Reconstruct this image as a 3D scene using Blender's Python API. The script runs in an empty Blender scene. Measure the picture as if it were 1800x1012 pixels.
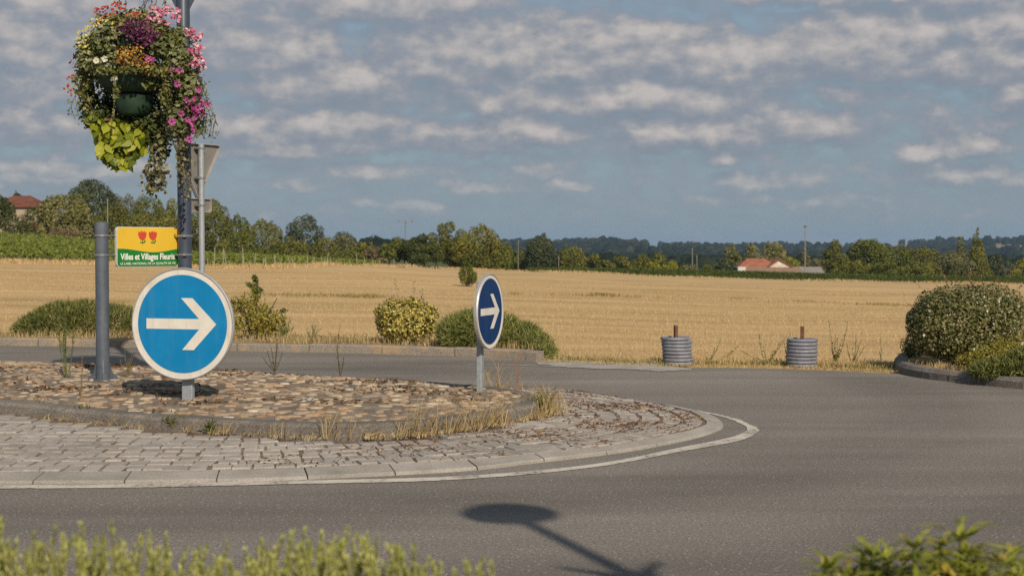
import bpy, math, random
import numpy as np
from mathutils import Vector, Matrix

R = np.random.default_rng(7)
random.seed(7)
sc = bpy.context.scene
C = sc.collection
PI = math.pi

# ------------------------------------------------------------------ camera
W_, H_ = 1800.0, 1012.0
F_ = 2500.0
CH = 1.37
PITCH = math.atan((506.0 - 430.0) / F_)
cp, sp = math.cos(PITCH), math.sin(PITCH)

def ray(px, py):
    xc = (px - 900.0) / F_
    yc = (506.0 - py) / F_
    return np.array([xc, cp + yc * sp, -sp + yc * cp])

def P(px, py, z=0.0):
    d = ray(px, py)
    t = (z - CH) / d[2]
    return np.array([d[0] * t, d[1] * t, z])

def D(px, py, Y):
    d = ray(px, py)
    t = Y / d[1]
    return np.array([d[0] * t, Y, CH + d[2] * t])

def X(px, Y):
    return (px - 900.0) / F_ * Y

cam_d = bpy.data.cameras.new('camera')
cam = bpy.data.objects.new('camera', cam_d)
C.objects.link(cam)
cam.location = (0, 0, CH)
cam.rotation_euler = (PI / 2 - PITCH, 0, 0)
cam_d.sensor_width = 36.0
cam_d.lens = F_ / W_ * 36.0
cam_d.clip_start = 0.1
cam_d.clip_end = 20000
cam_d.dof.use_dof = True
cam_d.dof.focus_distance = 11.2
cam_d.dof.aperture_fstop = 4.8
sc.camera = cam

# ------------------------------------------------------------------ materials
def lin(h):
    def f(c):
        c /= 255.0
        return c / 12.92 if c <= 0.04045 else ((c + 0.055) / 1.055) ** 2.4
    return (f(h[0]), f(h[1]), f(h[2]), 1.0)

def newmat(name, rough=0.8, spec=0.3, metal=0.0):
    m = bpy.data.materials.new(name)
    m.use_nodes = True
    nt = m.node_tree
    b = nt.nodes['Principled BSDF']
    b.inputs['Roughness'].default_value = rough
    b.inputs['Specular IOR Level'].default_value = spec
    b.inputs['Metallic'].default_value = metal
    return m, nt, b

def N(nt, typ, **kw):
    n = nt.nodes.new(typ)
    for k, v in kw.items():
        setattr(n, k, v)
    return n

def tex_noise(nt, vec, scale, detail=4, rough=0.55):
    n = N(nt, 'ShaderNodeTexNoise')
    n.inputs['Scale'].default_value = scale
    n.inputs['Detail'].default_value = detail
    n.inputs['Roughness'].default_value = rough
    if vec is not None:
        nt.links.new(vec, n.inputs['Vector'])
    return n.outputs['Fac']

def ramp(nt, fac, stops, interp='LINEAR'):
    r = N(nt, 'ShaderNodeValToRGB')
    cr = r.color_ramp
    cr.interpolation = interp
    while len(cr.elements) < len(stops):
        cr.elements.new(0.5)
    for e, (p, c) in zip(cr.elements, stops):
        e.position = p
        if isinstance(c, (int, float)):
            c = (c, c, c, 1)
        e.color = c if len(c) == 4 else (*c, 1)
    nt.links.new(fac, r.inputs['Fac'])
    return r.outputs['Color']

def mix(nt, fac, a, b, mode='MIX'):
    n = N(nt, 'ShaderNodeMix', data_type='RGBA', blend_type=mode)
    if isinstance(fac, (int, float)):
        n.inputs[0].default_value = fac
    else:
        nt.links.new(fac, n.inputs[0])
    for v, i in ((a, 6), (b, 7)):
        if isinstance(v, (tuple, list)):
            n.inputs[i].default_value = v if len(v) == 4 else (*v, 1)
        else:
            nt.links.new(v, n.inputs[i])
    return n.outputs[2]

def math_(nt, op, a, b=None, clamp=False):
    n = N(nt, 'ShaderNodeMath', operation=op)
    n.use_clamp = clamp
    for i, v in enumerate((a, b)):
        if v is None:
            continue
        if isinstance(v, (int, float)):
            n.inputs[i].default_value = v
        else:
            nt.links.new(v, n.inputs[i])
    return n.outputs[0]

def coord(nt, which='Object', scale=None, loc=None, rot=None):
    t = N(nt, 'ShaderNodeTexCoord').outputs[which]
    if scale or loc or rot:
        m = N(nt, 'ShaderNodeMapping')
        nt.links.new(t, m.inputs['Vector'])
        if scale: m.inputs['Scale'].default_value = scale
        if loc: m.inputs['Location'].default_value = loc
        if rot: m.inputs['Rotation'].default_value = rot
        return m.outputs[0]
    return t

def bump(nt, b, fac, strength=0.3, dist=0.01):
    n = N(nt, 'ShaderNodeBump')
    n.inputs['Strength'].default_value = strength
    n.inputs['Distance'].default_value = dist
    nt.links.new(fac, n.inputs['Height'])
    nt.links.new(n.outputs[0], b.inputs['Normal'])

def attr(nt, name='tint'):
    return N(nt, 'ShaderNodeAttribute', attribute_name=name).outputs['Fac']

def leaf_mat(name, stops, trans=0.25, rough=0.55, spec=0.3):
    """leaf material: per-leaf random tint through a ramp, thin translucent leaves"""
    m, nt, b = newmat(name, rough, spec)
    col = ramp(nt, attr(nt), stops)
    nt.links.new(col, b.inputs['Base Color'])
    t = N(nt, 'ShaderNodeBsdfTranslucent')
    nt.links.new(col, t.inputs['Color'])
    mx = N(nt, 'ShaderNodeMixShader')
    mx.inputs[0].default_value = trans
    nt.links.new(b.outputs[0], mx.inputs[1])
    nt.links.new(t.outputs[0], mx.inputs[2])
    nt.links.new(mx.outputs[0], nt.nodes['Material Output'].inputs['Surface'])
    return m

def tint_mat(name, stops, rough=0.8, spec=0.3, nscale=30, namp=0.25):
    """solid material: per-face tint ramp, modulated by fine noise"""
    m, nt, b = newmat(name, rough, spec)
    col = ramp(nt, attr(nt), stops)
    nf = tex_noise(nt, coord(nt), nscale, 5)
    k = ramp(nt, nf, [(0.25, 1 - namp), (0.75, 1 + namp)])
    nt.links.new(mix(nt, 1.0, col, k, 'MULTIPLY'), b.inputs['Base Color'])
    bump(nt, b, nf, 0.3, 0.01)
    return m

def flat_mat(name, col, rough=0.5, spec=0.4, metal=0.0, var=0.12, nscale=18, streak=0.0):
    m, nt, b = newmat(name, rough, spec, metal)
    nf = tex_noise(nt, coord(nt), nscale, 6, 0.65)
    k = ramp(nt, nf, [(0.3, 1 - var), (0.7, 1 + var)])
    c_ = mix(nt, 1.0, col, k, 'MULTIPLY')
    if streak:
        sn = tex_noise(nt, coord(nt, scale=(22, 22, 1.6)), 1.0, 4, .6)
        c_ = mix(nt, ramp(nt, sn, [(.50, 0.0), (.78, streak)]), c_, (.30, .26, .20))
        nt.links.new(ramp(nt, nf, [(.3, max(rough - .12, .1)), (.7, min(rough + .15, 1))]), b.inputs['Roughness'])
    nt.links.new(c_, b.inputs['Base Color'])
    return m

# ------------------------------------------------------------------ objects
def link(o, parent=None):
    C.objects.link(o)
    if parent is not None:
        o.parent = parent
    return o

def tag(o, label=None, cat=None, group=None, kind=None):
    if label: o['label'] = label
    if cat: o['category'] = cat
    if group: o['group'] = group
    if kind: o['kind'] = kind
    return o

def thing(name, label, cat, loc=(0, 0, 0), rz=0.0, group=None):
    o = bpy.data.objects.new(name, None)
    o.empty_display_size = 0.1
    o.location = tuple(float(v) for v in loc)
    o.rotation_euler = (0, 0, rz)
    link(o)
    return tag(o, label, cat, group)

class MB:
    """gathers polygons (with one tint per face) into one mesh"""
    def __init__(s):
        s.v = []; s.f = []; s.t = []
    def add(s, verts, faces, tint=0.5):
        n = len(s.v)
        s.v.extend([tuple(map(float, p)) for p in verts])
        s.f.extend([tuple(i + n for i in f) for f in faces])
        s.t.extend([tint] * len(faces))
    def box(s, c, d, rz=0.0, tint=0.5, bev=0.0):
        x, y, z = [k / 2 for k in d]
        cr, sr = math.cos(rz), math.sin(rz)
        vs = []
        for sx, sy, sz in ((-1,-1,-1),(1,-1,-1),(1,1,-1),(-1,1,-1),(-1,-1,1),(1,-1,1),(1,1,1),(-1,1,1)):
            px, py = sx * x, sy * y
            vs.append((c[0] + px * cr - py * sr, c[1] + px * sr + py * cr, c[2] + sz * z))
        s.add(vs, [(3,2,1,0),(4,5,6,7),(0,1,5,4),(1,2,6,5),(2,3,7,6),(3,0,4,7)], tint)
    def tube(s, pts, rad, n=10, cap=True, tint=0.5):
        pts = [np.array(p, float) for p in pts]
        if not hasattr(rad, '__len__'): rad = [rad] * len(pts)
        vs, fs = [], []
        up0 = np.array([0.31, 0.17, 0.93])
        for i, p in enumerate(pts):
            a = pts[max(i - 1, 0)]; b = pts[min(i + 1, len(pts) - 1)]
            t = b - a; L = np.linalg.norm(t); t = t / L if L > 1e-9 else np.array([0, 0, 1.])
            u = np.cross(up0, t)
            if np.linalg.norm(u) < 1e-3: u = np.cross(np.array([1., 0, 0]), t)
            u /= np.linalg.norm(u); w = np.cross(t, u)
            for k in range(n):
                an = 2 * PI * k / n
                vs.append(p + rad[i] * (math.cos(an) * u + math.sin(an) * w))
        for i in range(len(pts) - 1):
            for k in range(n):
                k2 = (k + 1) % n
                fs.append((i*n+k, i*n+k2, (i+1)*n+k2, (i+1)*n+k))
        if cap:
            fs.append(tuple(range(n - 1, -1, -1)))
            fs.append(tuple((len(pts) - 1) * n + k for k in range(n)))
        s.add(vs, fs, tint)
    def lathe(s, prof, n=24, c=(0, 0, 0), tint=0.5):
        """prof: list of (r, z)"""
        vs, fs = [], []
        for r, z in prof:
            for k in range(n):
                a = 2 * PI * k / n
                vs.append((c[0] + r * math.cos(a), c[1] + r * math.sin(a), c[2] + z))
        m = len(prof)
        for i in range(m - 1):
            for k in range(n):
                k2 = (k + 1) % n
                fs.append((i*n+k, i*n+k2, (i+1)*n+k2, (i+1)*n+k))
        if prof[0][0] > 1e-6: fs.append(tuple(range(n - 1, -1, -1)))
        if prof[-1][0] > 1e-6: fs.append(tuple((m - 1) * n + k for k in range(n)))
        s.add(vs, fs, tint)
    def torus(s, c, R_, r, n=36, m=10, tint=0.5, squash=1.0, wob=None):
        vs, fs = [], []
        for i in range(n):
            a = 2 * PI * i / n
            rr = R_ * (1 + (wob[i] if wob is not None else 0))
            for k in range(m):
                b = 2 * PI * k / m
                q = rr + r * math.cos(b)
                vs.append((c[0] + q * math.cos(a), c[1] + q * math.sin(a), c[2] + r * squash * math.sin(b)))
        for i in range(n):
            i2 = (i + 1) % n
            for k in range(m):
                k2 = (k + 1) % m
                fs.append((i*m+k, i2*m+k, i2*m+k2, i*m+k2))
        s.add(vs, fs, tint)
    def prism(s, poly, y0, y1, tint=0.5):
        """poly in (x,z); extruded along y from y0 (front) to y1"""
        n = len(poly)
        vs = [(x, y0, z) for x, z in poly] + [(x, y1, z) for x, z in poly]
        fs = [tuple(range(n)), tuple(range(2*n-1, n-1, -1))]
        for i in range(n):
            j = (i + 1) % n
            fs.append((i, i + n, j + n, j))
        s.add(vs, fs, tint)
    def build(s, name, mat, parent=None, smooth=False, bevel=0.0, auto=None):
        me = bpy.data.meshes.new(name)
        me.from_pydata(s.v, [], s.f)
        at = me.attributes.new('tint', 'FLOAT', 'FACE')
        at.data.foreach_set('value', np.array(s.t, np.float32))
        me.materials.append(mat)
        me.validate()
        o = bpy.data.objects.new(name, me)
        link(o, parent)
        import bmesh
        bm = bmesh.new(); bm.from_mesh(me)
        bmesh.ops.recalc_face_normals(bm, faces=bm.faces)
        bm.to_mesh(me); bm.free()
        if smooth:
            me.polygons.foreach_set('use_smooth', [True] * len(me.polygons))
            if auto:
                me.set_sharp_from_angle(angle=math.radians(auto))
        if bevel:
            md = o.modifiers.new('bevel', 'BEVEL'); md.width = bevel; md.segments = 2; md.limit_method = 'ANGLE'
        return o

def quads_obj(name, Q, tint, mat, parent=None, origin=None, smooth=False):
    """Q: (n,k,3) polygons of k corners; tint: (n,)"""
    Q = np.asarray(Q, np.float32)
    n, k, _ = Q.shape
    if origin is not None:
        Q = Q - np.asarray(origin, np.float32)
    me = bpy.data.meshes.new(name)
    me.vertices.add(n * k); me.vertices.foreach_set('co', Q.reshape(-1))
    me.loops.add(n * k); me.loops.foreach_set('vertex_index', np.arange(n * k, dtype=np.int32))
    me.polygons.add(n)
    me.polygons.foreach_set('loop_start', np.arange(0, n * k, k, dtype=np.int32))
    me.polygons.foreach_set('loop_total', np.full(n, k, np.int32))
    me.update(calc_edges=True)
    at = me.attributes.new('tint', 'FLOAT', 'FACE')
    at.data.foreach_set('value', np.asarray(tint, np.float32))
    me.materials.append(mat)
    o = bpy.data.objects.new(name, me)
    return link(o, parent)

def grid_obj(name, G, mat, parent=None, smooth=True, matidx=None, mats=None):
    """G: (a,b,3) vertex grid"""
    a, b, _ = G.shape
    idx = np.arange(a * b).reshape(a, b)
    Fq = np.stack([idx[:-1, :-1], idx[:-1, 1:], idx[1:, 1:], idx[1:, :-1]], -1).reshape(-1, 4)
    me = bpy.data.meshes.new(name)
    me.vertices.add(a * b); me.vertices.foreach_set('co', G.astype(np.float32).reshape(-1))
    n = len(Fq)
    me.loops.add(n * 4); me.loops.foreach_set('vertex_index', Fq.astype(np.int32).reshape(-1))
    me.polygons.add(n)
    me.polygons.foreach_set('loop_start', np.arange(0, n * 4, 4, dtype=np.int32))
    me.polygons.foreach_set('loop_total', np.full(n, 4, np.int32))
    for m in (mats or [mat]): me.materials.append(m)
    if matidx is not None:
        me.polygons.foreach_set('material_index', matidx.astype(np.int32).reshape(-1))
    me.update(calc_edges=True)
    if smooth:
        me.polygons.foreach_set('use_smooth', np.ones(n, bool))
    o = bpy.data.objects.new(name, me)
    return link(o, parent)

# ------------------------------------------------------------------ numpy leaf kit
def unit(v):
    return v / np.maximum(np.linalg.norm(v, axis=-1, keepdims=True), 1e-9)

def rdir(n):
    return unit(R.normal(size=(n, 3)))

def diamonds(Cn, A, Nn, L, Wd):
    """leaf quads: centre, long axis, normal, length, width"""
    A = unit(A); B = unit(np.cross(Nn, A))
    L = np.asarray(L).reshape(-1, 1) if np.ndim(L) else L
    Wd = np.asarray(Wd).reshape(-1, 1) if np.ndim(Wd) else Wd
    return np.stack([Cn - A * L * .5, Cn + B * Wd * .5 - A * L * .06, Cn + A * L * .5, Cn - B * Wd * .5 - A * L * .06], 1)

def hexleaf(Cn, A, Nn, L, Wd):
    A = unit(A); B = unit(np.cross(Nn, A)); Nn = unit(np.cross(A, B))
    L = np.asarray(L).reshape(-1, 1) if np.ndim(L) else L
    Wd = np.asarray(Wd).reshape(-1, 1) if np.ndim(Wd) else Wd
    return np.stack([Cn - A * L * .5, Cn + B * Wd * .42 - A * L * .3, Cn + B * Wd * .5 , Cn + A * L * .5 - Nn * L * .1,
                     Cn - B * Wd * .5, Cn - B * Wd * .42 - A * L * .3], 1)

def lobe_points(n, lobes, shell=0.35, inner=0.72):
    """points near the outside of a union of ellipsoids. lobes: (m,6) cx cy cz rx ry rz"""
    lobes = np.asarray(lobes, float)
    ar = (lobes[:, 3] * lobes[:, 4] + lobes[:, 3] * lobes[:, 5] + lobes[:, 4] * lobes[:, 5])
    out_p, out_n = [], []
    got = 0
    for _ in range(12):
        m = int((n - got) * 1.8) + 16
        k = R.choice(len(lobes), m, p=ar / ar.sum())
        d = rdir(m)
        r = 1 - np.abs(R.normal(size=m)) * shell
        r = np.clip(r, .15, 1.08)
        p = lobes[k, :3] + d * lobes[k, 3:] * r[:, None]
        q = np.min(np.linalg.norm((p[:, None, :] - lobes[None, :, :3]) / lobes[None, :, 3:], axis=2), axis=1)
        keep = q > inner * np.minimum(r, 1) * .98
        keep |= R.random(m) < .06
        out_p.append(p[keep]); out_n.append(unit(d / lobes[k, 3:])[keep]); got += keep.sum()
        if got >= n: break
    return np.concatenate(out_p)[:n], np.concatenate(out_n)[:n]

def leaf_cloud(n, lobes, size, aspect=0.6, shell=0.3, jitter=0.9, up=0.2, zmin=None, inner=.72, clump=0.0):
    p, nn = lobe_points(n, lobes, shell, inner)
    if clump:
        m = max(8, n // 30)
        cc = p[R.choice(len(p), m)]
        off = R.normal(size=(len(p), 3)) * clump
        p = np.where((R.random(len(p)) < .6)[:, None], cc[R.integers(0, m, len(p))] + off, p)
    if zmin is not None:
        k = p[:, 2] > zmin
        p, nn = p[k], nn[k]
    n = len(p)
    Nn = unit(nn + rdir(n) * jitter + np.array([0, 0, up]))
    A = unit(np.cross(Nn, rdir(n)))
    L = size * R.uniform(.65, 1.35, n)
    return diamonds(p, A, Nn, L, L * aspect)

def blades(Pb, h, w, bend):
    """grass blades: base points, heights, widths, bend vectors (xy)  -> two quads each"""
    n = len(Pb)
    az = R.uniform(0, 2 * PI, n)
    B = np.stack([np.cos(az), np.sin(az), np.zeros(n)], 1) * np.reshape(w, (-1, 1)) * .5
    h = np.reshape(h, (-1, 1))
    up = np.array([0, 0, 1.])
    bx = np.concatenate([bend, np.zeros((n, 1))], 1)
    M = Pb + up * h * .55 + bx * h * .25
    T = Pb + up * h * .92 + bx * h * .9
    q1 = np.stack([Pb - B, Pb + B, M + B * .8, M - B * .8], 1)
    q2 = np.stack([M - B * .8, M + B * .8, T + B * .15, T - B * .15], 1)
    return np.concatenate([q1, q2])

def catmull(pts, n=12):
    pts = np.asarray(pts, float)
    out = []
    for i in range(len(pts) - 1):
        p0 = pts[max(i - 1, 0)]; p1 = pts[i]; p2 = pts[i + 1]; p3 = pts[min(i + 2, len(pts) - 1)]
        for k in range(n):
            t = k / n
            out.append(.5 * ((2*p1) + (-p0+p2)*t + (2*p0-5*p1+4*p2-p3)*t*t + (-p0+3*p1-3*p2+p3)*t**3))
    out.append(pts[-1])
    return np.array(out)

def resample(poly, n=None, step=None):
    d = np.r_[0, np.cumsum(np.linalg.norm(np.diff(poly, axis=0), axis=1))]
    if n is None: n = int(d[-1] / step) + 1
    s = np.linspace(0, d[-1], n)
    return np.stack([np.interp(s, d, poly[:, i]) for i in range(poly.shape[1])], 1)

def inside(poly, x, y):
    x = np.asarray(x); y = np.asarray(y)
    c = np.zeros(x.shape, bool)
    n = len(poly)
    for i in range(n):
        x1, y1 = poly[i][:2]; x2, y2 = poly[(i + 1) % n][:2]
        if y1 == y2: continue
        k = ((y1 > y) != (y2 > y)) & (x < (x2 - x1) * (y - y1) / (y2 - y1) + x1)
        c ^= k
    return c
# ------------------------------------------------------------------ sun, sky, clouds
SUN_AZ = math.radians(20.5)      # shadows run away from the viewer, to the left
SUN_EL = math.radians(33.0)
ldir = Vector((-math.sin(SUN_AZ) * math.cos(SUN_EL), math.cos(SUN_AZ) * math.cos(SUN_EL), -math.sin(SUN_EL)))
sd = bpy.data.lights.new('sun', 'SUN')
sd.energy = 4.6
sd.angle = math.radians(0.53)
sd.color = (1.0, 0.87, 0.70)
so = bpy.data.objects.new('sun', sd)
so.rotation_euler = ldir.to_track_quat('-Z', 'Y').to_euler()
so.location = (5, -10, 30)
link(so)

w = bpy.data.worlds.new('World')
sc.world = w
w.use_nodes = True
w.cycles.sampling_method = 'MANUAL'
w.cycles.sample_map_resolution = 256
nt = w.node_tree
for n_ in list(nt.nodes): nt.nodes.remove(n_)
out = N(nt, 'ShaderNodeOutputWorld')
bg = N(nt, 'ShaderNodeBackground')
SKY_S = 0.1
bg.inputs['Strength'].default_value = SKY_S
nt.links.new(bg.outputs[0], out.inputs['Surface'])
sky = N(nt, 'ShaderNodeTexSky', sky_type='NISHITA')
sky.sun_disc = False
sky.sun_elevation = SUN_EL
# direction TO the sun is (sin az, -cos az): rotation measured clockwise from +Y
sky.sun_rotation = math.atan2(-ldir.x, -ldir.y)
sky.air_density = 1.0
sky.dust_density = 0.6
sky.ozone_density = 1.6

tc = N(nt, 'ShaderNodeTexCoord')
sep = N(nt, 'ShaderNodeSeparateXYZ')
nt.links.new(tc.outputs['Generated'], sep.inputs[0])
az = math_(nt, 'ARCTAN2', sep.outputs[0], sep.outputs[1])
el = math_(nt, 'ARCSINE', sep.outputs[2])
U = math_(nt, 'MULTIPLY', az, 25.0)
V = math_(nt, 'MULTIPLY', el, 25.0)
cmb = N(nt, 'ShaderNodeCombineXYZ')
nt.links.new(U, cmb.inputs[0]); nt.links.new(V, cmb.inputs[1])
UV = cmb.outputs[0]

# clouds as heaps of vapour in the directions where the photograph shows them: (px, py, rx, ry, density)
BL = [(60,100,150,34,1.0),(0,28,330,40,.9),(330,30,230,30,.75),(470,95,130,36,.95),(570,150,140,32,1.0),(250,150,120,26,.6),(90,165,80,26,.9),
      (60,235,150,22,.8),(440,232,52,22,.9),(580,226,130,24,1.0),(690,12,190,22,.8),(870,98,200,50,1.0),(740,112,80,30,.9),(1050,95,170,48,1.0),(1130,62,120,16,.75),
      (1290,112,120,40,1.05),(1370,105,60,36,1.0),(1500,88,145,40,1.15),(1580,125,100,22,.8),(1720,128,130,30,1.0),(1760,70,75,32,1.0),(1790,22,150,22,.9),(1560,4,230,16,.9),
      (1000,180,140,20,1.0),(1110,174,150,24,1.05),(1240,180,120,24,.95),(860,180,90,18,.8),(930,232,100,22,1.0),(760,240,90,18,.75),(1150,238,75,22,1.0),(1270,232,80,20,1.0),(1430,226,75,24,.95),(1370,240,100,14,.7),
      (1795,188,50,20,1.0),(1700,238,70,16,.5),(1620,278,40,14,.75),(1700,268,60,16,.75),(1690,312,70,14,.7),(1780,318,80,10,.5),
      (560,262,120,12,.6),(820,262,60,10,.5),(1270,280,30,12,.6),(1340,320,90,13,.55),(1360,355,150,9,.4),(940,300,40,12,.55),(990,325,60,10,.45),(640,300,120,10,.4),
      (530,325,60,10,.5),(850,326,90,8,.45),(710,358,120,7,.4),(140,300,160,12,.5),(90,322,140,8,.45),(460,265,60,12,.55),(1520,350,100,8,.35),(1240,352,60,7,.3),(1480,172,160,10,.35)]

def density_group():
    g = bpy.data.node_groups.new('cloud_density', 'ShaderNodeTree')
    g.interface.new_socket('V', in_out='INPUT', socket_type='NodeSocketVector')
    g.interface.new_socket('D', in_out='OUTPUT', socket_type='NodeSocketFloat')
    gi = N(g, 'NodeGroupInput'); go = N(g, 'NodeGroupOutput')
    v = gi.outputs[0]
    # domain warp
    nz = N(g, 'ShaderNodeTexNoise'); nz.inputs['Scale'].default_value = 2.3; nz.inputs['Detail'].default_value = 4
    mp = N(g, 'ShaderNodeMapping'); mp.inputs['Scale'].default_value = (1, 1.4, 1)
    g.links.new(v, mp.inputs[0]); g.links.new(mp.outputs[0], nz.inputs['Vector'])
    vs = N(g, 'ShaderNodeVectorMath', operation='SUBTRACT'); vs.inputs[1].default_value = (.5, .5, .5)
    g.links.new(nz.outputs['Color'], vs.inputs[0])
    vm = N(g, 'ShaderNodeVectorMath', operation='MULTIPLY'); vm.inputs[1].default_value = (.62, .42, 0)
    g.links.new(vs.outputs[0], vm.inputs[0])
    va = N(g, 'ShaderNodeVectorMath', operation='ADD')
    g.links.new(v, va.inputs[0]); g.links.new(vm.outputs[0], va.inputs[1])
    acc = None
    for (px, py, rx, ry, a) in BL:
        u0 = math.atan((px - 900) / F_) * 25; v0 = math.atan((430 - py) / F_) * 25
        s_ = N(g, 'ShaderNodeVectorMath', operation='SUBTRACT'); s_.inputs[1].default_value = (u0, v0, 0)
        g.links.new(va.outputs[0], s_.inputs[0])
        m_ = N(g, 'ShaderNodeVectorMath', operation='MULTIPLY'); m_.inputs[1].default_value = (100 / (rx * 1.45), 100 / (ry * 1.75), 0)
        g.links.new(s_.outputs[0], m_.inputs[0])
        d_ = N(g, 'ShaderNodeVectorMath', operation='DOT_PRODUCT')
        g.links.new(m_.outputs[0], d_.inputs[0]); g.links.new(m_.outputs[0], d_.inputs[1])
        q = math_(g, 'MULTIPLY', math_(g, 'SUBTRACT', 1.0, d_.outputs['Value'], clamp=True), a + (.28 if py > 255 else .08))
        acc = q if acc is None else math_(g, 'SMOOTH_MAX', acc, q)
        if acc is not q:
            acc.node.inputs[2].default_value = 0.15
    # generic broken cloud everywhere else (off the frame it lights the place)
    f1 = N(g, 'ShaderNodeTexNoise'); f1.inputs['Scale'].default_value = 1.7; f1.inputs['Detail'].default_value = 6; f1.inputs['Roughness'].default_value = .52
    mp2 = N(g, 'ShaderNodeMapping'); mp2.inputs['Scale'].default_value = (.95, 1.7, 1)
    g.links.new(v, mp2.inputs[0]); g.links.new(mp2.outputs[0], f1.inputs['Vector'])
    f2 = N(g, 'ShaderNodeTexNoise'); f2.inputs['Scale'].default_value = .55; f2.inputs['Detail'].default_value = 3
    g.links.new(mp2.outputs[0], f2.inputs['Vector'])
    fb = math_(g, 'MULTIPLY', math_(g, 'SUBTRACT', f1.outputs['Fac'], .5), 1.9)
    base = math_(g, 'MULTIPLY', math_(g, 'SUBTRACT', f2.outputs['Fac'], .42), .9)
    tot = math_(g, 'ADD', math_(g, 'ADD', acc, fb), base)
    g.links.new(tot, go.inputs[0])
    return g

cg = density_group()
def dens(vec):
    n = N(nt, 'ShaderNodeGroup'); n.node_tree = cg
    nt.links.new(vec, n.inputs[0])
    return n.outputs[0]
def shifted(dx, dy):
    n = N(nt, 'ShaderNodeVectorMath', operation='ADD'); n.inputs[1].default_value = (dx, dy, 0)
    nt.links.new(UV, n.inputs[0])
    return n.outputs[0]
D0 = dens(UV)
D1 = dens(shifted(0.08, 0.26))
def mrange(v, a, b, c=0.0, d=1.0, smooth=True):
    n = N(nt, 'ShaderNodeMapRange')
    n.interpolation_type = 'SMOOTHSTEP' if smooth else 'LINEAR'
    nt.links.new(v, n.inputs['Value'])
    for k, x in zip(('From Min', 'From Max', 'To Min', 'To Max'), (a, b, c, d)):
        n.inputs[k].default_value = x
    return n.outputs[0]
alpha = mrange(D0, -0.48, 0.68)
grad = math_(nt, 'SUBTRACT', D0, D1)
thick = mrange(D0, 0.1, 1.5, smooth=False)
lit = mrange(math_(nt, 'ADD', math_(nt, 'MULTIPLY', grad, .58), math_(nt, 'MULTIPLY', thick, 1.0)), -0.36, 1.30, smooth=False)
fine = tex_noise(nt, UV, 3.4, 6, .6)
lit = math_(nt, 'ADD', lit, math_(nt, 'MULTIPLY', math_(nt, 'SUBTRACT', fine, .5), .55), clamp=True)
CS = 1.0 / SKY_S
def cc(c): return tuple(x * CS for x in c[:3]) + (1,)
cloud = ramp(nt, lit, [(0.0, (.205, .245, .30)), (.30, (.245, .272, .322)), (.50, (.295, .308, .345)), (.66, (.375, .365, .375)), (.82, (.455, .425, .415)), (1.0, (.55, .50, .475))])
cloud = mix(nt, 1.0, cloud, cc((1, 1, 1)), 'MULTIPLY')
# thin veil that greys the blue, thicker towards the horizon
veil = mrange(V, 0.0, 5.5, .92, .62, False)
skyc = mix(nt, veil, sky.outputs[0], cc((.205, .285, .345)))
far = mrange(V, 0.0, 2.0, .42, 1.0)
al = math_(nt, 'MULTIPLY', alpha, far)
al = math_(nt, 'MULTIPLY', al, .90)
col = mix(nt, al, skyc, cloud)
nt.links.new(col, bg.inputs['Color'])

sc.view_settings.view_transform = 'Standard'
sc.view_settings.look = 'None'
sc.view_settings.exposure = 0.0
sc.view_settings.gamma = 1.0
sc.cycles.use_denoising = False
sc.cycles.max_bounces = 6
sc.cycles.diffuse_bounces = 3
sc.cycles.glossy_bounces = 2
sc.cycles.transmission_bounces = 4
sc.cycles.transparent_max_bounces = 8
sc.cycles.volume_bounces = 0
# ------------------------------------------------------------------ terrain
TC = [-600, 0, 200, 350, 500, 650, 800, 1000, 1300, 1600, 1800, 2400]
dF = [110, 110, 112, 115, 125, 165, 215, 235, 250, 262, 270, 290]
yF = [451, 460, 467, 471, 470, 468, 474, 480, 491, 497, 500, 505]
d2 = [230, 230, 230, 230, 232, 240, 300, 330, 360, 370, 380, 400]
y2 = [397, 416, 430, 450, 458, 463, 467, 477, 488, 490, 491, 493]
y500 = [375, 400, 412, 432, 444, 455, 460, 474, 484, 486, 487, 488]
y1000 = [380, 400, 410, 425, 436, 448, 462, 474, 479, 480, 480, 480]
y1600 = [420, 425, 430, 438, 442, 448, 460, 468, 470, 470, 470, 468]
y2200 = [428, 430, 434, 438, 440, 444, 450, 450, 449, 449, 450, 446]
y3000 = [440, 440, 440, 439, 438, 438, 437, 438, 436, 437, 434, 432]
y4500 = [436, 436, 436, 435, 434, 434, 434, 435, 435, 434, 431, 430]
prof = []
for i in range(len(TC)):
    n0, n1 = (21.2, 23.4) if TC[i] <= 800 else ((18.2, 20.0) if TC[i] == 1000 else (15.0, 15.95))
    ds = [0, n0, n1, dF[i], d2[i], 500, 1000, 1600, 2200, 3000, 4500, 7500]
    ys = [yF[i], y2[i], y500[i], y1000[i], y1600[i], y2200[i], y3000[i], y4500[i]]
    zs = [-.05, -.05, 0.0] + [D(900, y, d)[2] for y, d in zip(ys, ds[3:11])] + [-20]
    prof.append((np.array(ds, float), np.array(zs, float)))

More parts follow.
